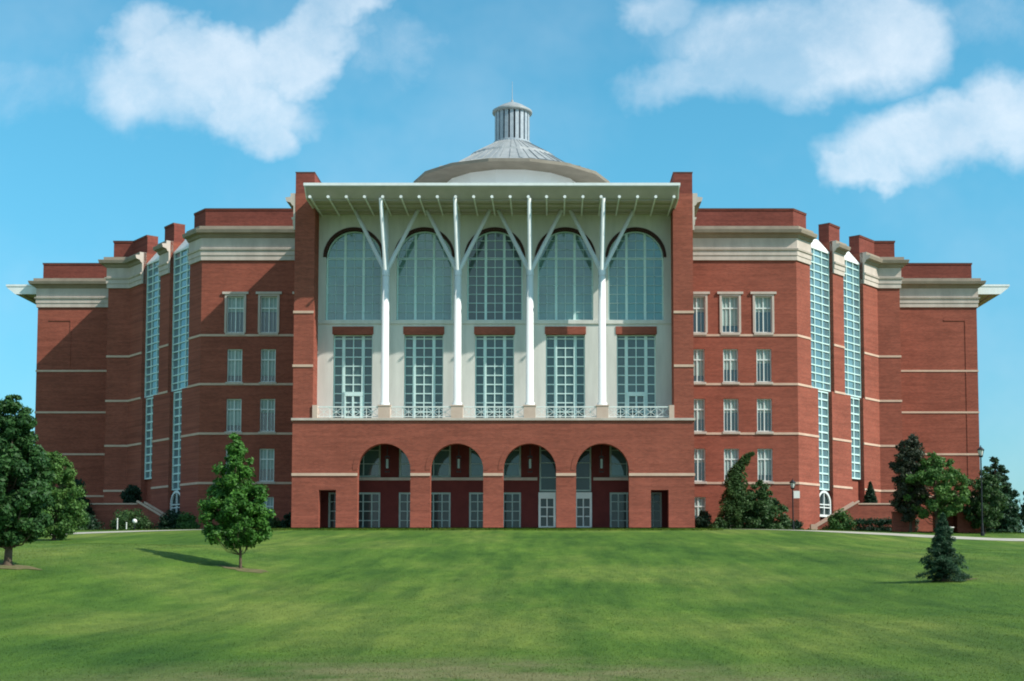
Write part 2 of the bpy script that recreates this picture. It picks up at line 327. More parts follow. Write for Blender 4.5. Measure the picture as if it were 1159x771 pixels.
def grid(mb, F, a, b, c, d, vs, hs, w, t0, t1, arched=False, mi=0, edge=None):
    """glazing bars; vs/hs = (position, width multiplier)"""
    r = (b-a)/2; cx = (a+b)/2
    top = lambda x: d+(math.sqrt(max(0, r*r-(x-cx)**2)) if arched else 0)
    for x, k in vs: mb.fbox(F, x-w*k/2, x+w*k/2, t0, t1+.012*k, c, top(x), mi)
    for z, k in hs:
        h = r if (z <= d or not arched) else math.sqrt(max(0, r*r-(z-d)**2))
        if h > .05: mb.fbox(F, cx-h, cx+h, t0+.004, t1, z-w*k/2, z+w*k/2, mi)
    e = edge or w*1.4
    mb.fbox(F, a, a+e, t0, t1+.02, c, d, mi); mb.fbox(F, b-e, b, t0, t1+.02, c, d, mi); mb.fbox(F, a, b, t0, t1+.026, c, c+e, mi)
    if not arched: mb.fbox(F, a, b, t0, t1+.026, d-e, d, mi)
    else:
        n = 28; A = [math.pi*k/n for k in range(n+1)]
        for p, q in zip(A[:-1], A[1:]):
            o = [(cx+rr*math.cos(x), d+rr*math.sin(x)) for rr in (r, r-e) for x in (p, q)]
            mb.face([F(o[0][0], t1+.02, o[0][1]), F(o[1][0], t1+.02, o[1][1]), F(o[3][0], t1+.02, o[3][1]), F(o[2][0], t1+.02, o[2][1])], mi)
            mb.face([F(o[2][0], t1+.02, o[2][1]), F(o[3][0], t1+.02, o[3][1]), F(o[3][0], t0, o[3][1]), F(o[2][0], t0, o[2][1])], mi)
def tag(o, label, cat, group=None, kind=None):
    if label: o['label'] = label
    if cat: o['category'] = cat
    if group: o['group'] = group
    if kind: o['kind'] = kind
    return o
def empty(name, loc, label, cat, group=None, rz=0):
    o = bpy.data.objects.new(name, None); COL.objects.link(o); o.location = loc; o.rotation_euler[2] = rz
    o.empty_display_size = .3; return tag(o, label, cat, group)
def structure(o): o['kind'] = 'structure'; return o
def copy_tree(o, parent=None):
    c = o.copy(); COL.objects.link(c); c.parent = parent
    for ch in list(o.children): copy_tree(ch, c)
    return c

# ------------------------------------------------------------------ terrain: a grass bowl rising to the building
DD = [0, 15, 25, 40, 60, 80, 95, 105, 112, 117, 400]; ZZ = [-5.15, -5.05, -4.95, -4.55, -3.42, -2.0, -.98, -.38, -.10, 0, 0]
def sstep(a, b, x): t = np.clip((x-a)/(b-a), 0, 1); return t*t*(3-2*t)
def ground(x, y):
    x = np.asarray(x, float); d = np.asarray(y, float)+168
    z = sum(np.interp(d+o, DD, ZZ) for o in (-5, -2.5, 0, 2.5, 5))/5
    side = np.where(x > 0, 1.05*sstep(17, 48, x), .55*sstep(17, 45, -x))
    z = z-side*sstep(55, 95, d)*(1-.65*sstep(98, 113, d))
    z = z+np.where(x > 3, .75*sstep(8, 28, x-3), 1.2*sstep(5, 15, -x))*sstep(22, 45, d)*(1-sstep(56, 84, d))+.35*sstep(4, 14, np.abs(x-3))*(1-sstep(22, 45, d))
    z = z+.05*np.sin(x*.31+d*.17)*np.sin(d*.23-x*.1)*(1-sstep(95, 108, d))
    return z
def gz(x, y): return float(ground(x, y))
def sheet(name, xs, ys, matname, lift=0, zf=None):
    X, Y = np.meshgrid(xs, ys); Z = (zf or ground)(X, Y)+lift; nx, ny = len(xs), len(ys)
    v = np.stack([X, Y, Z], -1).reshape(-1, 3); i = np.arange(nx*ny).reshape(ny, nx)
    f = np.stack([i[:-1, :-1], i[:-1, 1:], i[1:, 1:], i[1:, :-1]], -1).reshape(-1, 4)
    me = bpy.data.meshes.new(name); me.from_pydata(v.tolist(), [], f.tolist()); me.materials.append(M[matname])
    me.polygons.foreach_set('use_smooth', [True]*len(f)); o = bpy.data.objects.new(name, me); COL.objects.link(o); return o
xs = np.unique(np.concatenate([np.linspace(-1500, -90, 25), np.linspace(-90, 90, 181), np.linspace(90, 1500, 25)]))
ys = np.unique(np.concatenate([np.linspace(-300, -175, 8), np.linspace(-175, -45, 174), np.linspace(-45, 90, 30), np.linspace(90, 2500, 25)]))
structure(sheet('lawn', xs, ys, 'grass'))
def ribbon(name, pts, w, matname, lift):
    """flat strip on the terrain along a centre line of (x, y, half width)"""
    rows = []
    P = [Vector(p[:2]) for p in pts]; Wd = [p[2] if len(p) > 2 else w for p in pts]; fine = []
    for i in range(len(P)-1):
        for k in range(8): q = k/8; fine.append((P[i].lerp(P[i+1], q), Wd[i]*(1-q)+Wd[i+1]*q))
    fine.append((P[-1], Wd[-1])); v = []; f = []
    for i, (p, ww) in enumerate(fine):
        d = (fine[min(i+1, len(fine)-1)][0]-fine[max(i-1, 0)][0]).normalized(); nrm = Vector((-d.y, d.x))
        for k in range(7):
            q = p+nrm*ww*(k/3-1); v.append((q.x, q.y, gz(q.x, q.y)+lift))
    for i in range(len(fine)-1):
        for k in range(6): a = i*7+k; f.append([a, a+1, a+8, a+7])
    me = bpy.data.meshes.new(name); me.from_pydata(v, [], f); me.materials.append(M[matname]); o = bpy.data.objects.new(name, me); COL.objects.link(o); return structure(o)
ribbon('path', [(-20, -57.5, .8), (-26, -61.5, 1.4), (-31, -64.5, 2.2), (-37, -66.5, 2.7), (-44, -67.5, 2.7), (-60, -67, 2.5), (-90, -60, 2)], 1.6, 'conc', .02)
ribbon('path', [(19, -57), (24, -59.5), (28.5, -62.5, 2.0), (33, -64.3, 2.2), (39, -64.5, 1.2), (55, -62, 1), (90, -52, 1)], 1.1, 'conc', .02)
sh = MB(); 
structure(sheet('terrace_paving', np.linspace(-17, 17, 30), np.linspace(-55.5, -48, 8), 'conc', .02, zf=lambda X, Y: 0*X+.0))

# ------------------------------------------------------------------ the library building
B = empty('library_building', (0, 0, 0), 'large red brick library with tall columned portico, five arched windows and round lantern dome', 'building')
PX, WY, XC, PY = 17.05, -40.6, 28.0, -52.3       # portico half width, wing face, corner, portico face
D0, D1 = Vector((28.0, -40.6)), Vector((38.7, -27.7)); DL = (D1-D0).length; du = (D1-D0)/DL; dn = Vector((du.y, -du.x))
def s_of(px):   # distance along the slanted wall at which a sight line of the measured photograph meets it
    k = (px-625)/1550; return (5+k*(D0.y+168)-D0.x)/(du.x-k*du.y)
def dp(s, r=0): p = D0+du*s-dn*r; return (p.x, p.y)
up1 = (s_of(920.5), s_of(946.5)); up2 = (s_of(958.7), s_of(981))
lo1 = (s_of(928), s_of(943.5)); lo2 = (s_of(965), s_of(979))
REC = .62
def quarter(n1, n2, REC=REC):
    q = [(PX, PY), (PX, WY), (XC, WY)]
    for a, b in (n1, n2): q += [dp(a), dp(a, REC), dp(b, REC), dp(b)]
    return q+[(38.7, -27.7), (41, -27.7), (41, -17.3), (52.2, -17.3)]
plainq = [(PX, PY), (PX, WY), (XC, WY), (38.7, -27.7), (41, -27.7), (41, -17.3), (52.2, -17.3)]
mir = lambda q, sx, sy: [(x*sx, y*sy) for x, y in q]
brick = MB(); roofm = MB()
def outline(n1, n2, REC=REC):
    q = quarter(n1, n2, REC)
    return q+mir(plainq, 1, -1)[::-1]+mir(plainq, -1, -1)+mir(q, -1, 1)[::-1]
for (n1, n2, z0, z1, rc) in ((lo1, lo2, -1.6, 13.85, REC), (up1, up2, 13.85, 27.75, REC), (up1, up2, 27.75, 28.8, 2.3)):
    O = outline(n1, n2, rc)
    for i in range(len(O)-1):
        p, q = O[i], O[i+1]
        if abs(p[1]-WY) < .01 and abs(q[1]-WY) < .01: continue       # wing faces carry windows
        brick.face([(*p, z0), (*q, z0), (*q, z1), (*p, z1)])
# ledges above the narrow notches
for sx in (1, -1):
    for (a, b), (c_, d_) in ((up1, lo1), (up2, lo2)):
        for s0, s1 in ((a, c_), (d_, b)):
            brick.face([(sx*dp(s0)[0], dp(s0)[1], 13.85), (sx*dp(s1)[0], dp(s1)[1], 13.85), (sx*dp(s1, REC)[0], dp(s1, REC)[1], 13.85), (sx*dp(s0, REC)[0], dp(s0, REC)[1], 13.85)])
# wing faces with three columns of windows
WX = (18.6, 21.74, 24.86); WXL = (18.2, 21.64, 24.78); ROWS = [(.55, 3.3, .70), (4.75, 7.82, .70), (9.42, 12.5, .70), (14.08, 17.2, .70), (18.75, 22.2, .80)]
for sx in (1, -1):
    holes = [(sx*x-h, sx*x+h, z0, z1, False) for x in (WX if sx > 0 else WXL) for (z0, z1, h) in ROWS]
    holed_wall(brick, FR(WY), min(sx*PX, sx*XC), max(sx*PX, sx*XC), -1.6, 28.8, holes, .32)
# portico: piers over the base
for sx in (1, -1):
    holed_wall(brick, FR(PY), min(sx*15.35, sx*PX), max(sx*15.35, sx*PX), 9.35, 28.8, [], .1)
    brick.face([(sx*15.35, PY, 9.35), (sx*15.35, -50.2, 9.35), (sx*15.35, -50.2, 28.8), (sx*15.35, PY, 28.8)])
# base with arches and two small doorways
AX = [-9.25, -3.08, 3.09, 9.26]; AR = 2.24
holes = [(x-AR, x+AR, -1.6, 5.0, True) for x in AX]+[(-14.75, -13.3, -1.6, 3.3, False), (13.35, 14.85, -1.6, 3.3, False)]
base = MB(); holed_wall(base, FR(PY), -PX, PX, -1.6, 9.2, holes, .95)
base.face([(-PX, PY+.003, 9.2), (PX, PY+.003, 9.2), (PX, -50.2, 9.2), (-PX, -50.2, 9.2)])
base.build('arcade_wall', 'brick', B)
# panels recessed in the side blocks
for sx in (1, -1):
    x0, x1 = 48.5, 50.9
    for a, b, t in ((x0, x1, .0),):
        v_ = b if sx > 0 else -a; brick.box(v_-.05, v_+.06, -17.35, -17.3, -1.6 if sx > 0 else 19, 24.1)
        brick.box(min(sx*a, sx*b), max(sx*a, sx*b), -17.36, -17.3, 24.1, 24.25)
brick.build('brick_wall', 'brick', B)
O = [p for p in outline(up1, up2, 2.3)]
roofm.face([(x*.999, y*.999, 28.74) for x, y in O if True]); roofm.build('roof', 'roof', B)

# entablature, attic parapet, string courses
chainE = [(PX, PY+.02), (PX, WY), (XC, WY), dp(up1[0])]; chainA = [(PX, PY), (PX, WY), (XC, WY), dp(up1[0])]; chainB = [dp(up1[1]), dp(up2[0])]
qtail = [dp(up2[1]), (38.7, -27.7), (41, -27.7), (41, -17.3), (52.2, -17.3)]
around = qtail+mir(plainq, 1, -1)[::-1]+mir(plainq, -1, -1)+mir(qtail, -1, 1)[::-1]
chains = [chainA, chainB, around, mir(chainB, -1, 1)[::-1], mir(chainA, -1, 1)[::-1]]
ent = MB()
prof = [(-.3, 25.62), (.14, 25.62), (.14, 26.08), (.20, 26.08), (.20, 26.52), (.30, 26.56), (.34, 26.72), (.16, 26.74), (.16, 27.72), (.30, 27.80), (.42, 28.02), (.78, 28.12), (.86, 28.40), (.86, 28.46), (.42, 28.52), (.42, 28.82), (-.3, 28.82)]
for c_ in [chainE]+chains[1:4]+[mir(chainE, -1, 1)[::-1]]: ent.sweep(c_, prof, mis=[0]*8+[1]*9)
ent.build('entablature', ['stone', 'cornice'], B)
att = MB()
ap = [(-.36, 28.80), (-.36, 30.48), (-.30, 30.50), (-.30, 30.64), (-1.5, 30.64), (-1.5, 28.80)]
ins = lambda c_: c_
for c_ in chains[1:4]: att.sweep(c_, ap)
# the front attics stop short of the portico, whose piers rise flush
att.sweep([(PX+.1, WY), (XC, WY), dp(up1[0])], ap); att.sweep(mir([(PX+.1, WY), (XC, WY), dp(up1[0])], -1, 1)[::-1], ap)
for sx in (1, -1): att.box(min(sx*15.42, sx*(PX-.01)), max(sx*15.42, sx*(PX-.01)), PY+.01, -44.5, 28.80, 30.62)
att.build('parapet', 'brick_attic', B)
cop = MB()
for c_ in (chainB, around, mir(chainB, -1, 1)[::-1], [(PX+.1, WY), (XC, WY), dp(up1[0])], mir([(PX+.1, WY), (XC, WY), dp(up1[0])], -1, 1)[::-1]):
    cop.sweep(c_, [(-.27, 30.642), (-.27, 30.70), (-1.53, 30.70), (-1.53, 30.642)])
for sx in (1, -1): cop.box(min(sx*15.38, sx*(PX+.03)), max(sx*15.38, sx*(PX+.03)), PY-.03, -44.5, 30.622, 30.68)
cop.build('parapet_coping', 'coping', B)
st = MB()
def sp(z, h=.21, o=.06): return [(-.05, z-h/2), (o, z-h/2), (o, z+h/2), (-.05, z+h/2)]
lowA = [(PX, PY+.006), (PX, WY), (XC, WY), dp(lo1[0])]; lowB = [dp(lo1[1]), dp(lo2[0])]; lowT = [dp(lo2[1])]+qtail[1:]
lowR = lowT+mir(plainq, 1, -1)[::-1]+mir(plainq, -1, -1)+mir(lowT, -1, 1)[::-1]
for z in (4.6, 9.23):
    for c_ in (lowA, lowB, lowR, mir(lowB, -1, 1)[::-1], mir(lowA, -1, 1)[::-1]): st.sweep(c_, sp(z))
for z in (13.88, 18.5):
    for c_ in ([(15.36, PY)]+chainA, chainB, around, mir(chainB, -1, 1)[::-1], mir([(15.36, PY)]+chainA, -1, 1)[::-1]): st.sweep(c_, sp(z))
ed = [-PX-.004]+[e for x in AX for e in (x-AR, x+AR)]+[PX+.004]
for a, b in zip(ed[::2], ed[1::2]): st.box(a, b, PY-.072, PY+.05, 4.484, 4.72)
st.build('string_course', 'string', B)
cp = MB(); cp.box(-PX-.1, PX+.1, PY-.14, -50.15, 9.203, 9.40); cp.build('balcony_floor', 'stone', B)
# flat brick arch rings, a shade lighter, very slightly proud
for x in AX:
    ring = MB(); n_ = 30
    for k in range(n_):
        a0, a1 = math.pi*k/n_, math.pi*(k+1)/n_
        P = lambda r, a, t: (x+r*math.cos(a), PY-t, 5.0+r*math.sin(a))
        ring.face([P(AR, a0, .03), P(AR, a1, .03), P(AR+.42, a1, .03), P(AR+.42, a0, .03)])
        ring.face([P(AR+.42, a0, .03), P(AR+.42, a1, .03), P(AR+.42, a1, 0), P(AR+.42, a0, 0)])
    ring.build('arch_ring', 'brick', B)

# loggia behind the arches
IY = -48.4
lg = MB()
ihol = []
for c0 in (-12.3, -6.15, 0, 6.15, 12.3):
    w = 2.27
    if c0 == 6.15: ihol.append((c0-w, c0+w, 0.02, 8.2, False))
    else: ihol += [(c0-w, c0+w, .02, 3.3, False), (c0-w, c0+w, 4.62, 8.2, False)]
holed_wall(lg, FR(IY), -16, 16, -.5, 8.6, ihol, .25)
lg.face([(-16, -51.4, 8.6), (16, -51.4, 8.6), (16, IY, 8.6), (-16, IY, 8.6)])
for x in (-16, 16): lg.face([(x, -51.4, -.5), (x, IY, -.5), (x, IY, 8.6), (x, -51.4, 8.6)])
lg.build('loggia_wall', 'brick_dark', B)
for a_, b_ in ((-15.3, 3.7), (8.6, 15.3)):
    bm_ = MB(); bm_.box(a_, b_, IY-.12, IY-.003, 4.35, 4.60); bm_.build('loggia_beam', 'stone', B)
for c0 in (-12.3, -6.15, 0, 6.15, 12.3):
    a, b = c0-2.27, c0+2.27
    g = MB(); gl = MB(); F = FR(IY-.0)
    if c0 != 6.15:
        for (z0, z1) in ((.02, 3.3), (4.62, 8.2)):
            gl.face([F(a, -.20, z0), F(b, -.20, z0), F(b, -.20, z1), F(a, -.20, z1)], 0 if z0 < 1 else 1)
            cols = [(a+(b-a)*k/6, 1.1) for k in (1, 2, 4, 5)]+[(a+(b-a)*.5, 3)] if z0 < 1 else [(a+(b-a)*k/3, 1) for k in (1, 2)]
            grid(g, F, a, b, z0, z1, cols, [(z0+(z1-z0)*k/(4 if z0 < 1 else 3), .8) for k in range(1, 4 if z0 < 1 else 3)], .09, -.19, -.10, edge=.16)
    else:
        gl.face([F(a, -.20, .02), F(b, -.20, .02), F(b, -.20, 8.2), F(a, -.20, 8.2)])
        grid(g, F, a, b, 3.4, 8.2, [(a+1.5, 1), (c0, 1), (b-1.5, 1)], [(4.6, 1), (5.9, .7), (7.0, .7)], .10, -.19, -.10, edge=.14)
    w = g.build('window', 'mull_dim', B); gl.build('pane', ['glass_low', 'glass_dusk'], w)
for x in (4.55, 7.72):            # white framed glass doors
    d = MB(); F = FR(IY); a, b = x-.75, x+.75
    d.fbox(F, a, a+.2, -.19, .06, .02, 3.15); d.fbox(F, b-.2, b, -.19, .06, .02, 3.15); d.fbox(F, a, b, -.19, .066, 2.75, 3.3); d.fbox(F, a+.2, b-.2, -.19, -.04, .02, .35)
    d.fbox(F, x-.05, x+.05, -.18, -.05, .35, 2.75); d.fbox(F, a+.2, b-.2, -.18, -.055, 1.15, 1.25); d.fbox(F, a+.2, b-.2, -.18, -.055, 1.95, 2.05)
    o = d.build('glass_door', 'mull_w', B); h = MB(); h.fbox(F, x+.1, x+.14, -.05, .03, .95, 1.45); h.build('handle', 'black', o)
for x in (-14.02, 14.1):          # doors seen through the small doorways
    d = MB(); F = FR(IY+1.2); gl = MB(); gl.face([F(x-.75, .0, .02), F(x+.75, .0, .02), F(x+.75, .0, 3.2), F(x-.75, .0, 3.2)])
    grid(d, F, x-.75, x+.75, .02, 3.2, [(x, 1)], [(.02+.64*k, .8) for k in range(1, 5)], .07, .01, .07, edge=.14); o = d.build('side_door', 'mull', B); gl.build('pane', 'glass_low', o)
for x in AX:                      # hanging lanterns in the arches
    z = 6.6; q = MB(); q.box(x-.03, x+.03, -50.03, -49.97, 6.35, 8.6); q.box(x-.2, x+.2, -50.2, -49.8, 6.25, 6.35); q.box(x-.2, x+.2, -50.2, -49.8, 4.95, 5.02)
    for i in (-.19, .17):
        for j in (-50.19, -49.83): q.box(x+i, x+i+.02, j, j+.02, 5.02, 6.25)
    o = q.build('arcade_lantern', 'black', B); q = MB(); q.box(x-.09, x+.09, -50.09, -49.91, 5.3, 6.1); q.build('lamp_glass', 'blind', o)

# recessed portico wall
RY = -50.2; F = FR(RY)
pc = MB(); WC = (-12.3, -6.15, 0, 6.15, 12.3)
uh = [(x-2.42, x+2.42, 18.2, 23.72, True) for x in WC]; lh = [(x-1.7, x+1.7, 9.42, 17.6, False) for x in WC]
holed_wall(pc, F, -15.36, 15.36, 9.4, 27.9, uh+lh, .75)
pc.build('portico_wall', 'precast', B)
sb = MB(); sb.fbox(F, -15.34, 15.34, .002, .10, 17.86, 18.18); sb.build('portico_band', 'precast', B)
for i, x in enumerate(WC):
    g = MB(); gl = MB(); a, b, c_, d_ = x-2.42, x+2.42, 18.2, 23.72
    arch_face(gl, F, a, b, c_, d_, -.62)
    vs = [(a+4.84/3, 2.3), (b-4.84/3, 2.3), (a+4.84/6, .6), (x, .6), (b-4.84/6, .6)]
    hs = [(23.72, 2.0)]+[(18.2+.79*k, .55) for k in range(1, 10)]
    if i != 2: vs = [(p, q*(1 if q > 1 else .6)) for p, q in vs]; hs = [(p, q*(1 if q > 1 else .6)) for p, q in hs]
    grid(g, F, a, b, c_, d_, vs, hs, .095, -.61, -.54, arched=True, edge=.12)
    w = g.build('arched_window', 'mull', B); gl.build('pane', 'glass_mid' if i == 2 else 'glass_arch', w)
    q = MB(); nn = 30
    for k in range(nn):                # ring round the arch, recess shadow painted into its dark colour
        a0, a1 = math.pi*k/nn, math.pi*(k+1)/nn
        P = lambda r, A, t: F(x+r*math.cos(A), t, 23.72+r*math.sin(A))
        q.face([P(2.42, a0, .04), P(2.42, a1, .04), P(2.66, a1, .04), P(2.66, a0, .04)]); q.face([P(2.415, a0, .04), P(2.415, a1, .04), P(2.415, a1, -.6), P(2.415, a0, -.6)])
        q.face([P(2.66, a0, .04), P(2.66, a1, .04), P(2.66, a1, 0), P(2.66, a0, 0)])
    q.build('arch_shade_band', 'arch_shade', w)
    g = MB(); gl = MB(); a, b, c_, d_ = x-1.7, x+1.7, 9.42, 17.6
    q = MB(); q.fbox(F, a-.08, b+.08, -.4, .06, 16.95, 17.62); 
    gl.face([F(a, -.55, c_), F(b, -.55, c_), F(b, -.55, 16.95), F(a, -.55, 16.95)])
    vs = [(a+.85, 2.7), (b-.85, 2.7), (x, .9), (a+.42, .45), (b-.42, .45)][:3]
    grid(g, F, a, b, c_, 16.95, vs, [(9.42+.80*k, .9) for k in range(1, 10)], .10, -.54, -.46, edge=.10)
    if i in (0, 4):                    # balcony doors
        g.fbox(F, x-.78, x-.62, -.54, -.34, c_, 11.75); g.fbox(F, x+.62, x+.78, -.54, -.34, c_, 11.75); g.fbox(F, x-.85, x+.85, -.54, -.33, 11.6, 11.95)
        g.fbox(F, x-.08, x+.08, -.54, -.36, c_, 11.6); g.fbox(F, x-.62, x+.62, -.54, -.37, c_, 9.8)
    w = g.build('tall_window', 'mull', B); gl.build('pane', 'glass_mid', w); q.build('lintel', 'brick', w)

# columns with branching struts, pedestals, balustrade
CXs = (-9.27, -3.09, 3.09, 9.27); CY = -52.0
for x in CXs:
    c_ = MB(); c_.tube([(x, CY, 10.5), (x, CY, 10.75), (x, CY, 10.76), (x, CY, 22.0)], [.42, .42, .33, .30], 20)
    c_.tube([(x, CY, 22.0), (x, CY, 27.5)], [.21, .18], 14)
    c_.tube([(x, CY, 21.7), (x, CY, 22.2)], [.34, .34], 20)
    col = c_.build('column', 'white', B, True)
    for p in ((x-2.72, CY, 27.42), (x+2.72, CY, 27.42), (x, -55.9, 27.42)):
        s_ = MB(); s_.tube([(x, CY, 22.0), p], [.20, .16], 12); s_.build('strut', 'white', col, True)
    p = MB(); p.box(x-.5, x+.5, CY-.42, CY+.5, 9.403, 10.42); p.box(x-.56, x+.56, CY-.46, CY+.56, 10.42, 10.52); p.build('pedestal', 'pink', B)
for x in (-15.36, 15.36):
    s_ = 1 if x < 0 else -1
    p = MB(); p.box(min(x, x+.42*s_), max(x, x+.42*s_), CY-.42, CY+.5, 9.403, 10.5); p.build('pedestal', 'pink', B)
edges = [-14.94]+[e for x in CXs for e in (x-.5, x+.5)]+[14.94]
for a, b in zip(edges[::2], edges[1::2]):
    r = MB(); y = -52.15
    r.box(a, b, y-.05, y+.05, 10.32, 10.42); r.box(a, b, y-.035, y+.035, 9.52, 9.58)
    n_ = max(2, round((b-a)/1.0)); w = (b-a)/n_
    for k in range(n_+1): r.box(a+k*w-.025, a+k*w+.025, y-.03, y+.03, 9.403, 10.32)
    for k in range(n_):
        r.bar((a+k*w, y, 9.57), (a+(k+1)*w, y, 10.32), .035, .045, up=(0, 1, 0)); r.bar((a+k*w, y+.03, 10.32), (a+(k+1)*w, y+.03, 9.57), .035, .045, up=(0, 1, 0))
        r.box(a+(k+.5)*w-.015, a+(k+.5)*w+.015, y-.02, y+.02, 9.57, 10.32)
    r.build('balustrade', 'mull_w', B)

# the three visible canopies
def canopy(rot, outer, inner):
    c_, s_ = round(math.cos(rot)), round(math.sin(rot)); F = Frame((0, 0), (c_, s_), (s_, -c_))      # t outwards
    e = MB(); e.fbox(F, -15.2, 15.2, inner, outer-1.1, 28.0, 28.32); e.fbox(F, -15.62, 15.62, inner, outer, 28.333, 28.56)
    # sloping fascia
    o = e.build('canopy', 'white', B)
    q = MB(); q.fbox(F, -15.46, 15.46, inner, outer-1.01, 27.50, 27.99)
    a_, b_ = 15.47, 15.47; pr = [(outer-.06, 28.332), (outer-.08, 28.24), (outer-1.0, 27.50), (outer-1.0, 28.2)]
    for i_ in range(3): q.face([F(-a_, *pr[i_]), F(a_, *pr[i_]), F(a_, *pr[i_+1]), F(-a_, *pr[i_+1])])
    for x_ in (-15.52, 15.52):     # end boards follow the sloping edge
        g_ = MB(); P_ = [(inner, 27.46), (outer-1.02, 27.46), (outer-.09, 28.21), (outer-.08, 28.325), (inner, 28.325)]; n_ = len(P_)
        A_ = [F(x_-.045, *p_) for p_ in P_]; B_ = [F(x_+.045, *p_) for p_ in P_]; g_.face(A_); g_.face(B_)
        for i_ in range(n_): g_.face([A_[i_], A_[(i_+1) % n_], B_[(i_+1) % n_], B_[i_]])
        g_.build('canopy_fascia', 'white', o)
    for t in np.arange(inner+1.0, outer-1.1, 1.35): q.fbox(F, -15.25, 15.25, t-.05, t+.05, 27.38, 27.50)
    q.build('canopy_soffit', 'soffit', o)
    for i in range(21 if rot == 0 else 0):
        x = -15.1+i*30.2/20; q = MB(); q.tube([F(x, inner, 27.42), F(x, outer-.2, 27.42)], [.075, .075], 10); q.tube([F(x, outer-.2, 27.42), F(x, outer-.10, 27.42)], [.125, .125], 12); q.build('canopy_joist', 'white' , o, False)
    return o
canopy(0, 56.4, 50.15)
canopy(math.pi/2, 56.5, 52.3); canopy(-math.pi/2, 56.5, 52.3)

# wing windows
def wing_window(h, hh, top):
    F = Frame((0, 0), (1, 0), (0, -1)); g = MB(); v = hh*.68
    g.fbox(F, -.05, .05, -.27, -.17, .0, hh); g.fbox(F, -h, h, -.27, -.165, v-.06, v+.06)
    for a, b in ((-h, -h+.09), (h-.09, h)): g.fbox(F, a, b, -.28, -.15, 0, hh)
    g.fbox(F, -h, h, -.28, -.145, 0, .09); g.fbox(F, -h, h, -.28, -.145, hh-.09, hh)
    for s_ in (-1, 1): g.fbox(F, s_*h/2-.02, s_*h/2+.02, -.27, -.2, 0, hh)
    return g
protos = {}
for sx in (1, -1):
    for ci, x in enumerate(WX if sx > 0 else WXL):
        for ri, (z0, z1, h) in enumerate(ROWS):
            hh = z1-z0; key = (ri, random.randrange(3)); F = Frame((0, 0), (1, 0), (0, -1))
            if key not in protos:
                w = wing_window(h, hh, ri == 4).build('window', 'mull_w', B)
                f = (.42, .62, .80)[key[1]]; gl = MB(); zb = hh*(1-f)
                gl.face([F(-h, -.30, 0), F(h, -.30, 0), F(h, -.30, zb), F(-h, -.30, zb)], 0); gl.face([F(-h, -.26, zb), F(h, -.26, zb), F(h, -.26, hh), F(-h, -.26, hh)], 1)
                gl.build('pane', ['glass_wing', 'blind'], w)
                s_ = MB(); s_.fbox(F, -h-.12, h+.12, -.3, .12, -.22, -.003)
                if ri == 4:
                    s_.fbox(F, -h-.2, -h, -.02, .08, 0, hh+.2); s_.fbox(F, h, h+.2, -.02, .08, 0, hh+.2); s_.fbox(F, -h, h, -.02, .075, hh, hh+.2); s_.fbox(F, -h-.42, h+.42, -.02, .16, hh+.2, hh+.42)
                s_.build('sill', 'stone', w); protos[key] = w
            else: w = copy_tree(protos[key], B)
            w.location = (sx*x, WY, z0)

# stair glass strips on the slanted faces
for sx in (1, -1):
    for (a, b), lo in ((up1, False), (up2, False), (lo1, True), (lo2, True)):
        F = Frame((sx*D0.x, D0.y), (sx*du.x, du.y), (sx*dn.x, dn.y)); z0, z1 = (13.9, 27.75) if not lo else ((5.6, 13.8) if (a, b) == lo2 else (4.2, 13.8))
        g = MB(); gl = MB(); gl.face([F(a, -.5, z0), F(b, -.5, z0), F(b, -.5, z1), F(a, -.5, z1)])
        nv = 3 if not lo else 2; nh = int((z1-z0)/.76)
        grid(g, F, a, b, z0, z1, [(a+(b-a)*k/nv, 1) for k in range(1, nv)], [(z0+(z1-z0)*k/nh, 1.1) for k in range(1, nh)], .10 if not lo else .14, -.49, -.40, edge=.14)
        w = g.build('stair_window', 'mull', B); gl.build('pane', 'glass_strip', w)
        if not lo:                     # white hipped metal cap
            c_ = MB(); zt = 28.95; o_ = -.36; m_ = (a+b)/2; q = (b-a)*.33
            p = [F(a+.02, o_, z1), F(b-.02, o_, z1), F(b-.02, -2.2, z1), F(a+.02, -2.2, z1), F(m_-q, o_-.8, zt), F(m_+q, o_-.8, zt), F(m_+q, -2.2, zt), F(m_-q, -2.2, zt)]
            for f in ((0, 1, 5, 4), (1, 2, 6, 5), (3, 0, 4, 7), (4, 5, 6, 7), (0, 1, 2, 3)): c_.face([p[i] for i in f])
            c_.fbox(F, a+.01, b-.01, -.48, -.34, z1-.2, z1-.003); c_.build('strip_cap', 'white', w)
    # arched white door at the head of the stair
    a, b = lo1; F = Frame((sx*D0.x, D0.y), (sx*du.x, du.y), (sx*dn.x, dn.y)); d = MB(); gl = MB()
    r = (b-a)/2; grid(d, F, a, b, 1.6, 4.15-r, [((a+b)/2, 1)], [(2.5, 1), (4.15-r, 1)], .1, -.40, -.25, arched=True, edge=.22)
    arch_face(gl, F, a, b, 1.6, 4.15-r, -.42); o = d.build('stair_door', 'mull_w', B); gl.build('pane', 'glass_low', o)

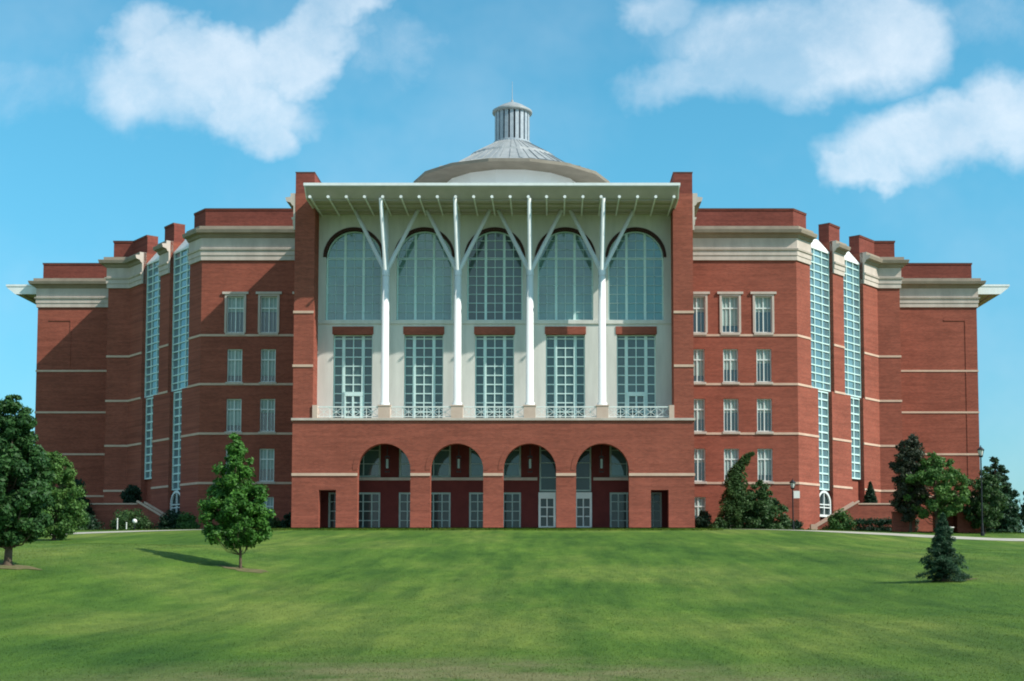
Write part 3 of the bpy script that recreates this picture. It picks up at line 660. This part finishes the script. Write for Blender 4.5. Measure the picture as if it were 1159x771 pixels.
# ------------------------------------------------------------------ roof drum, wide eave, cone and lantern (parts of the building)
dm = MB(); dm.lathe([(8.6, 28.74), (8.6, 43.9)], 16, phase=.5); drum = dm.build('dome_drum', 'drum', B)
e = MB(); e.lathe([(8.5, 43.85), (12.25, 43.72), (12.3, 43.74), (12.3, 44.12), (12.15, 44.18)], 16, phase=.5); e.build('dome_eave', 'eave', B)
rf = MB(); rf.lathe([(12.15, 44.175), (9, 45.2), (5.7, 47.3), (5.5, 47.62), (2.1, 49.6)], 16, phase=.5)
rf.build('dome_roof', 'zinc', B)
seam = MB()
for k in range(48):
    w = 2*math.pi*k/48; pt = lambda r, z: (r*math.cos(w)*.995, r*math.sin(w)*.995, z)
    seam.bar(pt(11.9, 44.25), pt(9, 45.2), .05, .1); seam.bar(pt(9, 45.2), pt(5.7, 47.3), .05, .1); seam.bar(pt(5.5, 47.62), pt(2.15, 49.6), .03, .05)
seam.build('roof_seam', 'zinc', B)
la = MB(); la.lathe([(1.95, 49.4), (1.95, 53.6)], 32); lant = la.build('lantern', 'black', B)
q = MB(); q.lathe([(2.35, 49.35), (2.4, 49.4), (2.4, 49.62), (2.2, 49.72)], 32)
for k in range(20):
    w = 2*math.pi*k/20; F = Frame((0, 0), (-math.sin(w), math.cos(w)), (math.cos(w), math.sin(w))); q.fbox(F, -.22, .22, 1.93, 2.17, 49.6, 53.5)
q.build('lantern_louver', 'louver', lant)
q = MB(); q.lathe([(2.0, 53.35), (2.46, 53.40), (2.5, 53.46), (2.5, 53.70), (2.3, 53.82), (1.5, 54.35), (.7, 54.72), (.2, 54.86), (.12, 55.2), (0.01, 55.22)], 32); q.build('lantern_cap', 'zinc', lant, True)
q = MB(); q.tube([(0, 0, 55), (0, 0, 57.6)], [.05, .02], 6); q.build('spire', 'louver', lant)

# ------------------------------------------------------------------ outdoor stairs and brick terraces by the slanted walls
for sx, lab in ((1, 'sunlit brick terrace with sloped stair wall and pale coping, right of the portico'), (-1, 'shaded brick terrace with sloped stair wall and pale coping, left of the portico')):
    T = empty('brick_terrace', (sx*33, -40, gz(sx*33, -40)), lab, 'terrace', 'brick terraces below the stair windows'); Z = T.location.z
    w = MB(); X = lambda x: sx*x-T.location.x; Yy = lambda y: y-T.location.y; z_ = lambda z: z-Z
    def qd(mb, pts): mb.face([(X(a), Yy(b_), z_(c_)) for a, b_, c_ in pts])
    # long retaining wall
    x0, x1, y0, y1 = 33.2, 38.4, -41.6, -29
    def bx(mb, a, b_, c_, d_, e_, f_): mb.box(min(X(a), X(b_)), max(X(a), X(b_)), Yy(c_), Yy(d_), z_(e_), z_(f_))
    bx(w, x0, x1, -41.6, -41.2, -1.5, 2.55); bx(w, x1-.4, x1, -41.2, -28, -1.5, 2.55)
    # sloping stair wing walls
    for yy in (-41.9, -39.6):
        k = [(x0, yy, -1.5), (x0, yy, 2.75), (29.2, yy, .3), (29.2, yy, -1.5)]; k2 = [(a, b_+.35, c_) for a, b_, c_ in k]
        qd(w, k); qd(w, k2)
        for i in range(4): j = (i+1) % 4; qd(w, [k[i], k[j], k2[j], k2[i]])
    w.build('retaining_wall', 'brick', T)
    c2 = MB(); bx(c2, x0, x1+.05, -41.66, -41.14, 2.553, 2.68)
    for yy in (-41.9, -39.6):
        c2.bar((X(x0+.1), Yy(yy+.17), z_(2.86)), (X(29.1), Yy(yy+.17), z_(.38)), .46, .16); 
    bx(c2, 28.8, 29.4, -42.05, -41.4, -1.5, .72)
    c2.build('coping', 'string', T)
    s_ = MB()
    for k in range(14): bx(s_, 29.4+k*.28, 33.19, -41.54, -39.62, -.6+k*.17, -.43+k*.17)
    s_.build('steps', 'conc', T)
    d = MB(); bx(d, x0+.01, x1-.41, -41.19, -33.5, 1.3, 1.55); d.build('terrace_floor', 'conc', T)

# ------------------------------------------------------------------ street furniture
def lamp_post(x, y, h, label, sign=False):
    T = empty('lamp_post', (x, y, gz(x, y)), label, 'lamp post', 'black lamp posts by the paths')
    p = MB(); p.tube([(0, 0, -.1), (0, 0, .25), (0, 0, .3), (0, 0, .9), (0, 0, .95), (0, 0, h-.8)], [.16, .16, .11, .10, .06, .05], 10); p.tube([(0, 0, h-.85), (0, 0, h-.72)], [.14, .18], 10); p.build('post', 'black', T)
    g = MB(); g.lathe([(.14, h-.72), (.24, h-.3), (.2, h-.25)], 8); g.build('lamp_glass', 'lamp', T)
    c_ = MB(); c_.lathe([(.30, h-.3), (.30, h-.26), (.14, h-.1), (.04, h-.03), (.03, h+.08), (.001, h+.1)], 8); 
    for k in range(8): w = 2*math.pi*k/8; c_.bar((.15*math.cos(w), .15*math.sin(w), h-.72), (.245*math.cos(w), .245*math.sin(w), h-.29), .02)
    c_.build('lamp_cap', 'black', T)
    if sign: q = MB(); q.box(.08, .62, -.03, .03, h-1.65, h-1.05); q.box(.0, .62, -.02, .02, h-1.04, h-1.0); q.build('sign_plate', 'lamp', T)
    return T
lamp_post(26.3, -46.9, 4.6, 'slim black lamp post with small white plate at the brick corner beside the weeping evergreens', True)
lamp_post(38.6, -62.5+1.5, 7.0, 'tallest black lamp post, against the sky beyond the right end of the library')
T = empty('globe_light', (-29.6, -54.5, gz(-29.6, -54.5)), 'small white globe light on a short stem in front of the shaded left terrace', 'globe light')
q = MB(); q.tube([(0, 0, -.1), (0, 0, .6)], [.04, .04], 8); q.build('stem', 'black', T)
q = MB(); q.lathe([(.001, .56)]+[(.19*math.sin(a), .75-.19*math.cos(a)) for a in np.linspace(.2, 2.95, 12)]+[(.001, .94)], 16); q.build('globe', 'lamp', T, True)
for x, h, lb in ((-31.0, .95, 'taller white marker post beside the globe light'), (-30.25, .6, 'shorter white marker post nearest the globe light')):
    q = MB(); q.tube([(0, 0, -.1), (0, 0, h)], [.045, .04], 8); q.lathe([(.06, h), (.06, h+.04), (.001, h+.07)], 8); o = q.build('marker_post', 'lamp', loc=(x, -54.6, gz(x, -54.6))); tag(o, lb, 'marker post', 'white marker posts')
# brick gateway with arched opening and the low garden wall left of it
gx, gy = 37.2, -60+3.2
T = empty('brick_gateway', (gx, gy, gz(gx, gy)), 'small brick gateway with a dark arched opening at the right end of the library', 'gateway')
g = MB(); F = Frame((0, 0), (1, 0), (0, -1)); holed_wall(g, F, -1.0, 1.2, -.6, 3.0, [(-.6, .7, -.6, 1.75, True)], 1.1)
for x in (-1.0, 1.2): g.face([(x, 0, -.6), (x, 1.1, -.6), (x, 1.1, 3.0), (x, 0, 3.0)])
g.face([(-1.0, 1.1, -.6), (1.2, 1.1, -.6), (1.2, 1.1, 3), (-1, 1.1, 3)]); g.face([(-1.0, 0, 3.0), (1.2, 0, 3.0), (1.2, 1.1, 3), (-1, 1.1, 3)])
g.box(1.203, 2.6, .1, .5, -.6, 1.5); g.build('gate_wall', 'brick', T)
g = MB()
for k in range(16):
    a0, a1 = math.pi*k/16, math.pi*(k+1)/16; P = lambda r, a, t: (.05+r*math.cos(a), t, 1.9+r*math.sin(a)*1.05)
    g.face([P(1.0, a0, -.04), P(1.0, a1, -.04), P(1.22, a1, -.04), P(1.22, a0, -.04)]); g.face([P(1.22, a0, -.04), P(1.22, a1, -.04), P(1.22, a1, 1.1), P(1.22, a0, 1.1)])
g.build('gate_trim', 'string', T)
o = MB(); o.box(-.9, .9, -.2, .2, -.6, 1.55); o.box(-.95, .95, -.24, .24, 1.553, 1.66); q = o.build('garden_wall', 'brick', loc=(33.6, gy+.3, gz(33.6, gy))); tag(q, 'low free-standing brick wall under the trees left of the brick gateway', 'wall')
T = empty('planter', (36.9, gy-1.4, gz(36.9, gy-1.4)), 'small round white planter on the grass before the brick gateway', 'planter')
q = MB(); q.lathe([(.001, 0), (.2, 0), (.27, .42), (.31, .42), (.31, .5), (.25, .5), (.25, .42), (.001, .42)], 16); q.build('pot', 'lamp', T, True)

# ------------------------------------------------------------------ trees and shrubs
def leaf_mesh(name, P, tint, size, matname, parent, nrm=None, aspect=.62, loc=None):
    n_ = len(P); a = rng.normal(size=(n_, 3)); 
    if nrm is not None: a = nrm*1.1+a*.75
    a /= np.linalg.norm(a, axis=1)[:, None]+1e-9; b = rng.normal(size=(n_, 3)); u = np.cross(a, b); u /= np.linalg.norm(u, axis=1)[:, None]+1e-9; v = np.cross(a, u)
    s = (size*rng.uniform(.45, 1.6, n_))[:, None]; u = u*s/2; v = v*s*aspect/2
    V = np.stack([P-u, P-v*.9+u*.1, P+u, P+v*.9+u*.1], 1).reshape(-1, 3)
    me = bpy.data.meshes.new(name); me.vertices.add(4*n_); me.vertices.foreach_set('co', V.ravel().astype(np.float32)); me.loops.add(4*n_); me.loops.foreach_set('vertex_index', np.arange(4*n_, dtype=np.int32))
    me.polygons.add(n_); me.polygons.foreach_set('loop_start', np.arange(0, 4*n_, 4, dtype=np.int32)); me.polygons.foreach_set('loop_total', np.full(n_, 4, np.int32))
    at = me.attributes.new('tint', 'FLOAT', 'FACE'); at.data.foreach_set('value', np.clip(tint, 0, 1).astype(np.float32))
    me.materials.append(M[matname]); me.update(); me.validate(); o = bpy.data.objects.new(name, me); COL.objects.link(o); o.parent = parent
    if loc: o.location = loc
    return o
def clump_leaves(C, rad, n_, flat=.8):
    w = rad**2; w = w/w.sum(); k = rng.choice(len(C), n_, p=w); d = rng.normal(size=(n_, 3)); d /= np.linalg.norm(d, axis=1)[:, None]
    rr = rng.uniform(.15, 1.0, n_)**.6*rng.uniform(.9, 1.32, n_); P = C[k]+d*(rad[k]*rr)[:, None]*np.array([1, 1, flat]); ct = rng.uniform(0, 1, len(C))
    return P, d*np.array([1, 1, 1])+np.array([0, 0, .35]), .25*ct[k]+.75*rng.uniform(0, 1, n_)*rng.uniform(.4, 1, n_)
def tree(name, label, cat, x, y, h, prof, nclump, cr, nleaf, leaf, matname, group=None, trunk=.12, lean=(0, 0), stems=1, t0=.15, skew=(0, 0), base_h=None, squash=(1,1)):
    """prof: list of (height fraction, crown radius in m)"""
    T = empty(name, (x, y, gz(x, y) if base_h is None else base_h), label, cat, group)
    hs = np.array([p[0] for p in prof]); rs = np.array([p[1] for p in prof]); z = rng.uniform(hs[0], hs[-1], 4000); keep = rng.uniform(0, rs.max(), 4000) < np.interp(z, hs, rs); z = z[keep][:nclump*6]
    C = []; rad = []
    for zz in z:
        r = float(np.interp(zz, hs, rs)); a = rng.uniform(0, 2*math.pi); q = r*math.sqrt(rng.uniform(.05, 1)); c_ = cr*rng.uniform(.6, 1.25)*min(1, .45+r/rs.max())
        p = np.array([math.cos(a)*max(0, q-c_*.55)*squash[0]+skew[0]*zz+lean[0]*zz*zz, math.sin(a)*max(0, q-c_*.55)*squash[1]+skew[1]*zz, zz*h])
        if all(np.linalg.norm((p-o_)) > .55*(c_+ro) for o_, ro in zip(C, rad)): C.append(p); rad.append(c_)
        if len(C) >= nclump: break
    C = np.array(C); rad = np.array(rad)
    if trunk:
        b = MB(); top = C[C[:, 2].argmax()]; zt = h*.86
        ax = lambda q: (skew[0]*q+lean[0]*q*q+.03*math.sin(q*9)*h*.2, skew[1]*q+.02*math.sin(q*7+1)*h*.2, q*h)
        if stems == 1:
            qs = [-.03, 0, .03, .1, .2, .35, .5, .65, .8, .9]; b.tube([ax(q) for q in qs], [trunk*1.5, trunk*1.4, trunk*1.1, trunk, trunk*.9, trunk*.75, trunk*.6, trunk*.4, trunk*.22, .01], 9)
        else:
            for k in range(stems): w = 2*math.pi*k/stems; b.tube([(.05*math.cos(w), .05*math.sin(w), -.1), (.2*math.cos(w)*rs.max(), .2*math.sin(w)*rs.max(), h*.35), (.4*math.cos(w)*rs.max(), .4*math.sin(w)*rs.max(), h*.7)], [trunk, trunk*.7, .01], 7)
        b.build('trunk', 'bark', T, True)
        if stems == 1:
            lb = MB()
            for c_ in C[:70]:
                q = max(.1, c_[2]/h-.16*rng.uniform(.6, 1.3)); p0 = np.array(ax(q)); mid = (p0+c_)/2+np.array([0, 0, -.04*h])
                lb.tube([p0, mid, c_], [trunk*.32, trunk*.2, .012], 5)
            lb.build('limbs', 'bark', T, True)
    P, nn, ti = clump_leaves(C, rad, nleaf); k = P[:, 2] > .02; leaf_mesh('crown', P[k], ti[k], leaf, matname, T, nn[k]); return T
def spruce(name, label, x, y, h, r, nb, nleaf, leaf, matname, group=None, cat='conifer', droop=.25, bend=None, base_h=None, low=.06, rag=.25):
    T = empty(name, (x, y, gz(x, y) if base_h is None else base_h), label, cat, group); b = MB()
    def ax(q):
        bx_ = bend*max(0, (q-.72)/.28)**1.6 if bend else 0; dz_ = -.05*h*max(0, (q-.9)/.1)**2 if bend else 0
        return np.array([bx_, 0, q*h+dz_])
    b.tube([ax(q) for q in (-.03, .1, .3, .5, .7, .8, .9, 1)], [.045*r+.05, .045*r+.04, .05, .04, .03, .02, .015, .005], 7); b.build('trunk', 'bark', T, True)
    P = []; Nn = []; Ti = []; per = nleaf//nb
    for i in range(nb):
        q = low+(1-low)*((i+.5)/nb)**.85*.985; a = i*2.399+rng.uniform(-.3, .3); lv = max(.04*r, r*(1-q)**(0.92 if name == 'young_spruce' else .85)*(1+rng.uniform(-rag, rag))) ; p0 = ax(q); d = np.array([math.cos(a), math.sin(a), 0]); ct = rng.uniform(0, 1)
        m_ = max(12, int(per*(.35+1.3*(1-q)))); s = rng.uniform(.02, 1, m_)**.7; wdt = .10*r*(1.1-s*.6)*(.5+lv/r)
        side = np.array([-d[1], d[0], 0]); Q = p0+d*(s*lv)[:, None]+np.array([0, 0, 1])*((.10*s-droop*s*s)*lv)[:, None]+side*(rng.normal(size=m_)*wdt)[:, None]+np.array([0, 0, 1])*(rng.normal(size=m_)*wdt*.55-abs(rng.normal(size=m_))*wdt*.4)[:, None]
        P.append(Q); Nn.append(np.tile(d*.4+np.array([0, 0, .9]), (m_, 1))); Ti.append(.3*ct+.4*s*rng.uniform(.3, 1, m_)+.3*rng.uniform(0, 1, m_))
    P = np.concatenate(P); P[:, 2] = np.maximum(P[:, 2], .03); leaf_mesh('crown', P, np.concatenate(Ti), leaf, matname, T, np.concatenate(Nn), aspect=.35); return T

# the three lawn trees
tree('shade_tree', 'big dark green shade tree cut by the left edge of the lawn', 'tree', -12.75, -123.3, 5.75, [(.13, .6), (.22, 1.35), (.42, 1.4), (.6, 1.2), (.8, .85), (.98, .25)], 165, .29, 46000, .125, 'leaf_dark', 'trees on the lawn', .12)
tree('young_maple', 'small bright green tree with thin bare trunk alone on the lawn left of the arches', 'tree', -7.86, -111.4, 5.6, [(.17, .7), (.24, 1.5), (.34, 1.6), (.46, 1.45), (.6, 1.2), (.72, .95), (.82, .6), (.92, .5), (.99, .15)], 120, .29, 30000, .125, 'leaf_maple', 'trees on the lawn', .055, skew=(-.35, 0))
spruce('young_spruce', 'short bushy young spruce alone on the lawn at the right', 19.0, -118.9, 2.45, .88, 150, 34000, .08, 'needle', 'trees on the lawn', rag=.5, low=.04)
# weeping evergreens beside the portico
spruce('weeping_spruce', 'tall weeping evergreen with hooked top against the wing windows right of the portico', 21.3, -46.6, 7.3, 2.3, 150, 30000, .22, 'leaf_shrub', cat='conifer', droop=.8, bend=1.7, low=.02, rag=.5)
tree('evergreen_shrub', 'broad rounded evergreen shrub between the weeping spruce and the lamp post', 'shrub', 23.5, -46.3, 4.6, [(.02, 2.9), (.3, 2.7), (.6, 2.0), (.85, .9), (.98, .3)], 95, .45, 18000, .2, 'leaf_shrub', None, .05, stems=4)
# clipped cones on the terraces
spruce('cone_evergreen', 'narrow dark cone evergreen on the sunlit right terrace', 35.6, -36.5, 3.5, 1.15, 120, 9000, .2, 'leaf_yew', 'cone evergreens on the terraces', droop=.1, base_h=1.5, rag=.1)
tree('dome_evergreen', 'round-topped dark evergreen on the shaded left terrace', 'shrub', -35.0, -37.5, 3.3, [(.03, 1.2), (.4, 1.2), (.75, .95), (.97, .45)], 30, .5, 9000, .2, 'leaf_yew', None, .05, stems=3, base_h=1.5)
# hedge and shrubs right
def shrub(label, x, y, w, h, matname='leaf_shrub', n_=5000, leaf=.18, group='shrubs at the foot of the walls', dy=None, name='shrub', cat='shrub'):
    return tree(name, label, cat, x, y, h, [(.03, w), (.5, w*.97), (.8, w*.7), (.98, w*.3)], 26, min(.45*h, .5*w), n_, leaf, matname, group, .03, stems=3, squash=(1, (dy or w)/w))
shrub('bright green rounded shrub at the foot of the sunlit stair wall', 30.9, -44.6, 1.35, 1.9, 'leaf_mid')
T = empty('clipped_hedge', (35.2, -44.5, gz(35.2, -44.5)), 'low dark clipped hedge in front of the sunlit terrace wall', 'hedge')
C = np.array([(x, yy, z) for x in np.arange(-2.6, 2.7, .5) for yy in (-.3, .3) for z in (.4, 1.05)]); C += rng.normal(size=C.shape)*.06; P, nn, ti = clump_leaves(C, np.full(len(C), .42), 8000); leaf_mesh('foliage', P[P[:, 2] > 0], ti[P[:, 2] > 0], .15, 'leaf_yew', T, nn[P[:, 2] > 0])
shrub('low dark shrub in the corner right of the portico', 18.4, -46.2, .9, 1.7, 'leaf_yew', 3500)
shrub('small shrub between the portico corner and the weeping spruce', 19.6, -48, .7, 1.0, 'leaf_shrub', 2500)
shrub('small shrub under the lamp post at the brick corner', 26.6, -45.4, .9, .9, 'leaf_yew', 2500)
# shrubs left
shrub('low dark shrub just left of the portico corner', -18.4, -46.0, .8, 1.5, 'leaf_yew', 3000)
shrub('low shrub seen through the leaves of the young maple', -22.5, -44, 1.7, 1.4, 'leaf_yew', 5000)
shrub('rough shrub right of the young maple trunk by the wing wall', -20.3, -44.6, 1.1, 1.2, 'leaf_shrub', 3500)
shrub('olive shrub at the low end of the left stair wall', -27.6, -46, 1.1, 1.5, 'leaf_mid', 3500)
shrub('dark shrub in front of the shaded terrace wall, right of the globe light', -29.0, -45.5, 1.3, 1.9, 'leaf_yew', 4500)
shrub('wide dark shrub in front of the shaded terrace wall, left of the globe light', -32.6, -45.5, 1.9, 1.9, 'leaf_shrub', 6000)
shrub('small shrub between the terrace and the tall dark evergreen on the left', -36.6, -46.2, 1.6, 1.5, 'leaf_yew', 4000)
tree('tall_evergreen', 'tall nearly black evergreen against the far left block of the library', 'tree', -38.4, -43, 5.2, [(.02, 1.5), (.35, 1.4), (.7, 1.0), (.97, .3)], 50, .65, 12000, .22, 'leaf_yew', None, .08)
tree('rounded_evergreen', 'grey green rounded evergreen at the foot of the far left brick corner', 'shrub', -36.6, -49, 2.5, [(.02, 1.4), (.5, 1.3), (.95, .5)], 26, .55, 6000, .2, 'leaf_dark', None, .05, stems=3)
tree('spreading_tree', 'lighter green spreading tree behind the big shade tree on the left', 'tree', -28.1, -77, 6.0, [(.05, 1.5), (.3, 2.1), (.6, 1.9), (.85, 1.2), (.98, .4)], 130, .40, 26000, .17, 'leaf_light', None, .12)
# right-hand group
tree('dark_upright_tree', 'dark upright tree with thin uneven crown in front of the right brick corner', 'tree', 33.9, -57.5, 8.1, [(.12, .9), (.3, 1.5), (.5, 1.7), (.75, 1.5), (.98, .5)], 95, .40, 15000, .2, 'leaf_purple', 'trees at the right end of the library', .11)
tree('broad_tree', 'broad light-green topped tree overlapping the dark upright tree', 'tree', 35.7, -58.5, 6.5, [(.16, 1.4), (.35, 2.6), (.6, 2.9), (.8, 2.2), (.97, .7)], 125, .38, 21000, .2, 'leaf_light', 'trees at the right end of the library', .13)
tree('small_tree', 'small thin-crowned tree with slim trunks beside the tall lamp post', 'tree', 39.9, -57.5, 5.2, [(.1, 1.2), (.4, 2.0), (.7, 1.7), (.95, .7)], 85, .40, 13000, .19, 'leaf_shrub', 'trees at the right end of the library', .07)
for i, (x, y, h, r, lb) in enumerate([(57.5, -6, 9.4, 2.6, 'pointed dark tree rising just right of the tall lamp post'),
        (62.5, -14, 5.6, 3.6, 'round distant tree behind the small thin-crowned tree'),
        (63.5, 12, 7.2, 3.6, 'furthest distant tree in the row right of the library'),
        (52.5, -40, 5.2, 2.8, 'low dark tree in front of the distant row at the right edge'),
        (48.3, -48, 4.2, 2.4, 'bushy dark tree nearest the path at the right edge'),
        (70, -4, 7.0, 4.2, 'large distant tree cut by the right edge of the picture'),
        (49.5, -30, 4.2, 2.6, 'dark tree directly behind the small thin-crowned tree')]):
    tree('distant_tree', lb, 'tree', x, y, h+1, [(.03, r*.8), (.3, r), (.6, r*.95), (.82, r*.6), (.98, r*.18)], 110, r*.19, 14000, .32, 'leaf_far', 'distant trees beyond the right end', .2)
for x, y, h, r, lb in [(-62, 5, 9, 4, 'distant tree beyond the left end, behind the big shade tree'), (-72, -10, 8, 4.5, 'distant tree cut by the left edge behind the big shade tree')]:
    tree('distant_tree', lb, 'tree', x, y, h, [(.03, r*.8), (.3, r), (.6, r*.9), (.85, r*.6), (.98, r*.2)], 50, r*.28, 8000, .32, 'leaf_far', 'distant trees beyond the left end', .2)

# bare soil rings under the lawn trees
def soil(x, y, rx, ry):
    v = [(x, y, gz(x, y)+.015)]; n_ = 40
    for rr in (.5, 1):
        for k in range(n_):
            w = 2*math.pi*k/n_; q = rr*(1+.18*math.sin(3*w+x)+.1*math.sin(7*w)); a, b_ = x+rx*q*math.cos(w), y+ry*q*math.sin(w); v.append((a, b_, gz(a, b_)+.015))
    f = [[0, 1+k, 1+(k+1) % n_] for k in range(n_)]+[[1+k, 1+n_+k, 1+n_+(k+1) % n_, 1+(k+1) % n_] for k in range(n_)]
    me = bpy.data.meshes.new('bare_soil'); me.from_pydata(v, [], f); me.materials.append(M['mulch']); o = bpy.data.objects.new('bare_soil', me); COL.objects.link(o); structure(o)
soil(-7.6, -111.6, .95, .8); soil(-12.75, -123.6, 1.0, .9); soil(19.4, -118.8, .75, .6)

# grass blades over the whole slope, thinning with distance: one uncountable mass
def blades(n_, d0, d1, hgt, wid):
    d = rng.beta(1, 2.2, n_)*(d1-d0)+d0; x = 5+rng.uniform(-.43, .38, n_)*d*1.04; y = d-168; z = ground(x, y)
    a = rng.uniform(0, math.pi, n_); k = .6+d/55; w = wid*k*rng.uniform(.6, 1.4, n_); hh = hgt*(.7+.3*k)*rng.uniform(.4, 1.3, n_)
    lx, ly = rng.normal(size=n_)*hh*.5, rng.normal(size=n_)*hh*.5
    A = np.stack([x-np.cos(a)*w, y-np.sin(a)*w, z-.005], -1); Bq = np.stack([x+np.cos(a)*w, y+np.sin(a)*w, z-.005], -1); Cq = np.stack([x+lx, y+ly, z+hh], -1)
    return np.stack([A, Bq, Cq], 1).reshape(-1, 3)
V = blades(240000, 15, 95, .020, .006)
d_ = rng.uniform(104, 112.5, 40000); x_ = rng.uniform(-45, 45, 40000); y_ = d_-168; z_ = ground(x_, y_); kk = ~(((x_ < -19) | (x_ > 18)) & (y_ < -57))
x_, y_, z_ = x_[kk], y_[kk], z_[kk]; h_ = rng.uniform(.03, .13, len(x_)); a_ = rng.uniform(0, 3.14, len(x_)); w_ = .03
V = np.concatenate([V, np.stack([np.stack([x_-np.cos(a_)*w_, y_-np.sin(a_)*w_, z_-.01], -1), np.stack([x_+np.cos(a_)*w_, y_+np.sin(a_)*w_, z_-.01], -1), np.stack([x_+.03, y_, z_+h_], -1)], 1).reshape(-1, 3)]); nf = len(V)//3
me = bpy.data.meshes.new('grass'); me.vertices.add(3*nf); me.vertices.foreach_set('co', V.ravel().astype(np.float32)); me.loops.add(3*nf); me.loops.foreach_set('vertex_index', np.arange(3*nf, dtype=np.int32))
me.polygons.add(nf); me.polygons.foreach_set('loop_start', np.arange(0, 3*nf, 3, dtype=np.int32)); me.polygons.foreach_set('loop_total', np.full(nf, 3, np.int32)); me.materials.append(M['blade']); me.update(); me.validate()
me.normals_split_custom_set_from_vertices(np.tile(np.array([0., -.1, 1.]), (3*nf, 1)).tolist())
go = bpy.data.objects.new('grass', me); COL.objects.link(go); tag(go, 'short mown lawn grass covering the slope before the library', 'grass', kind='stuff')
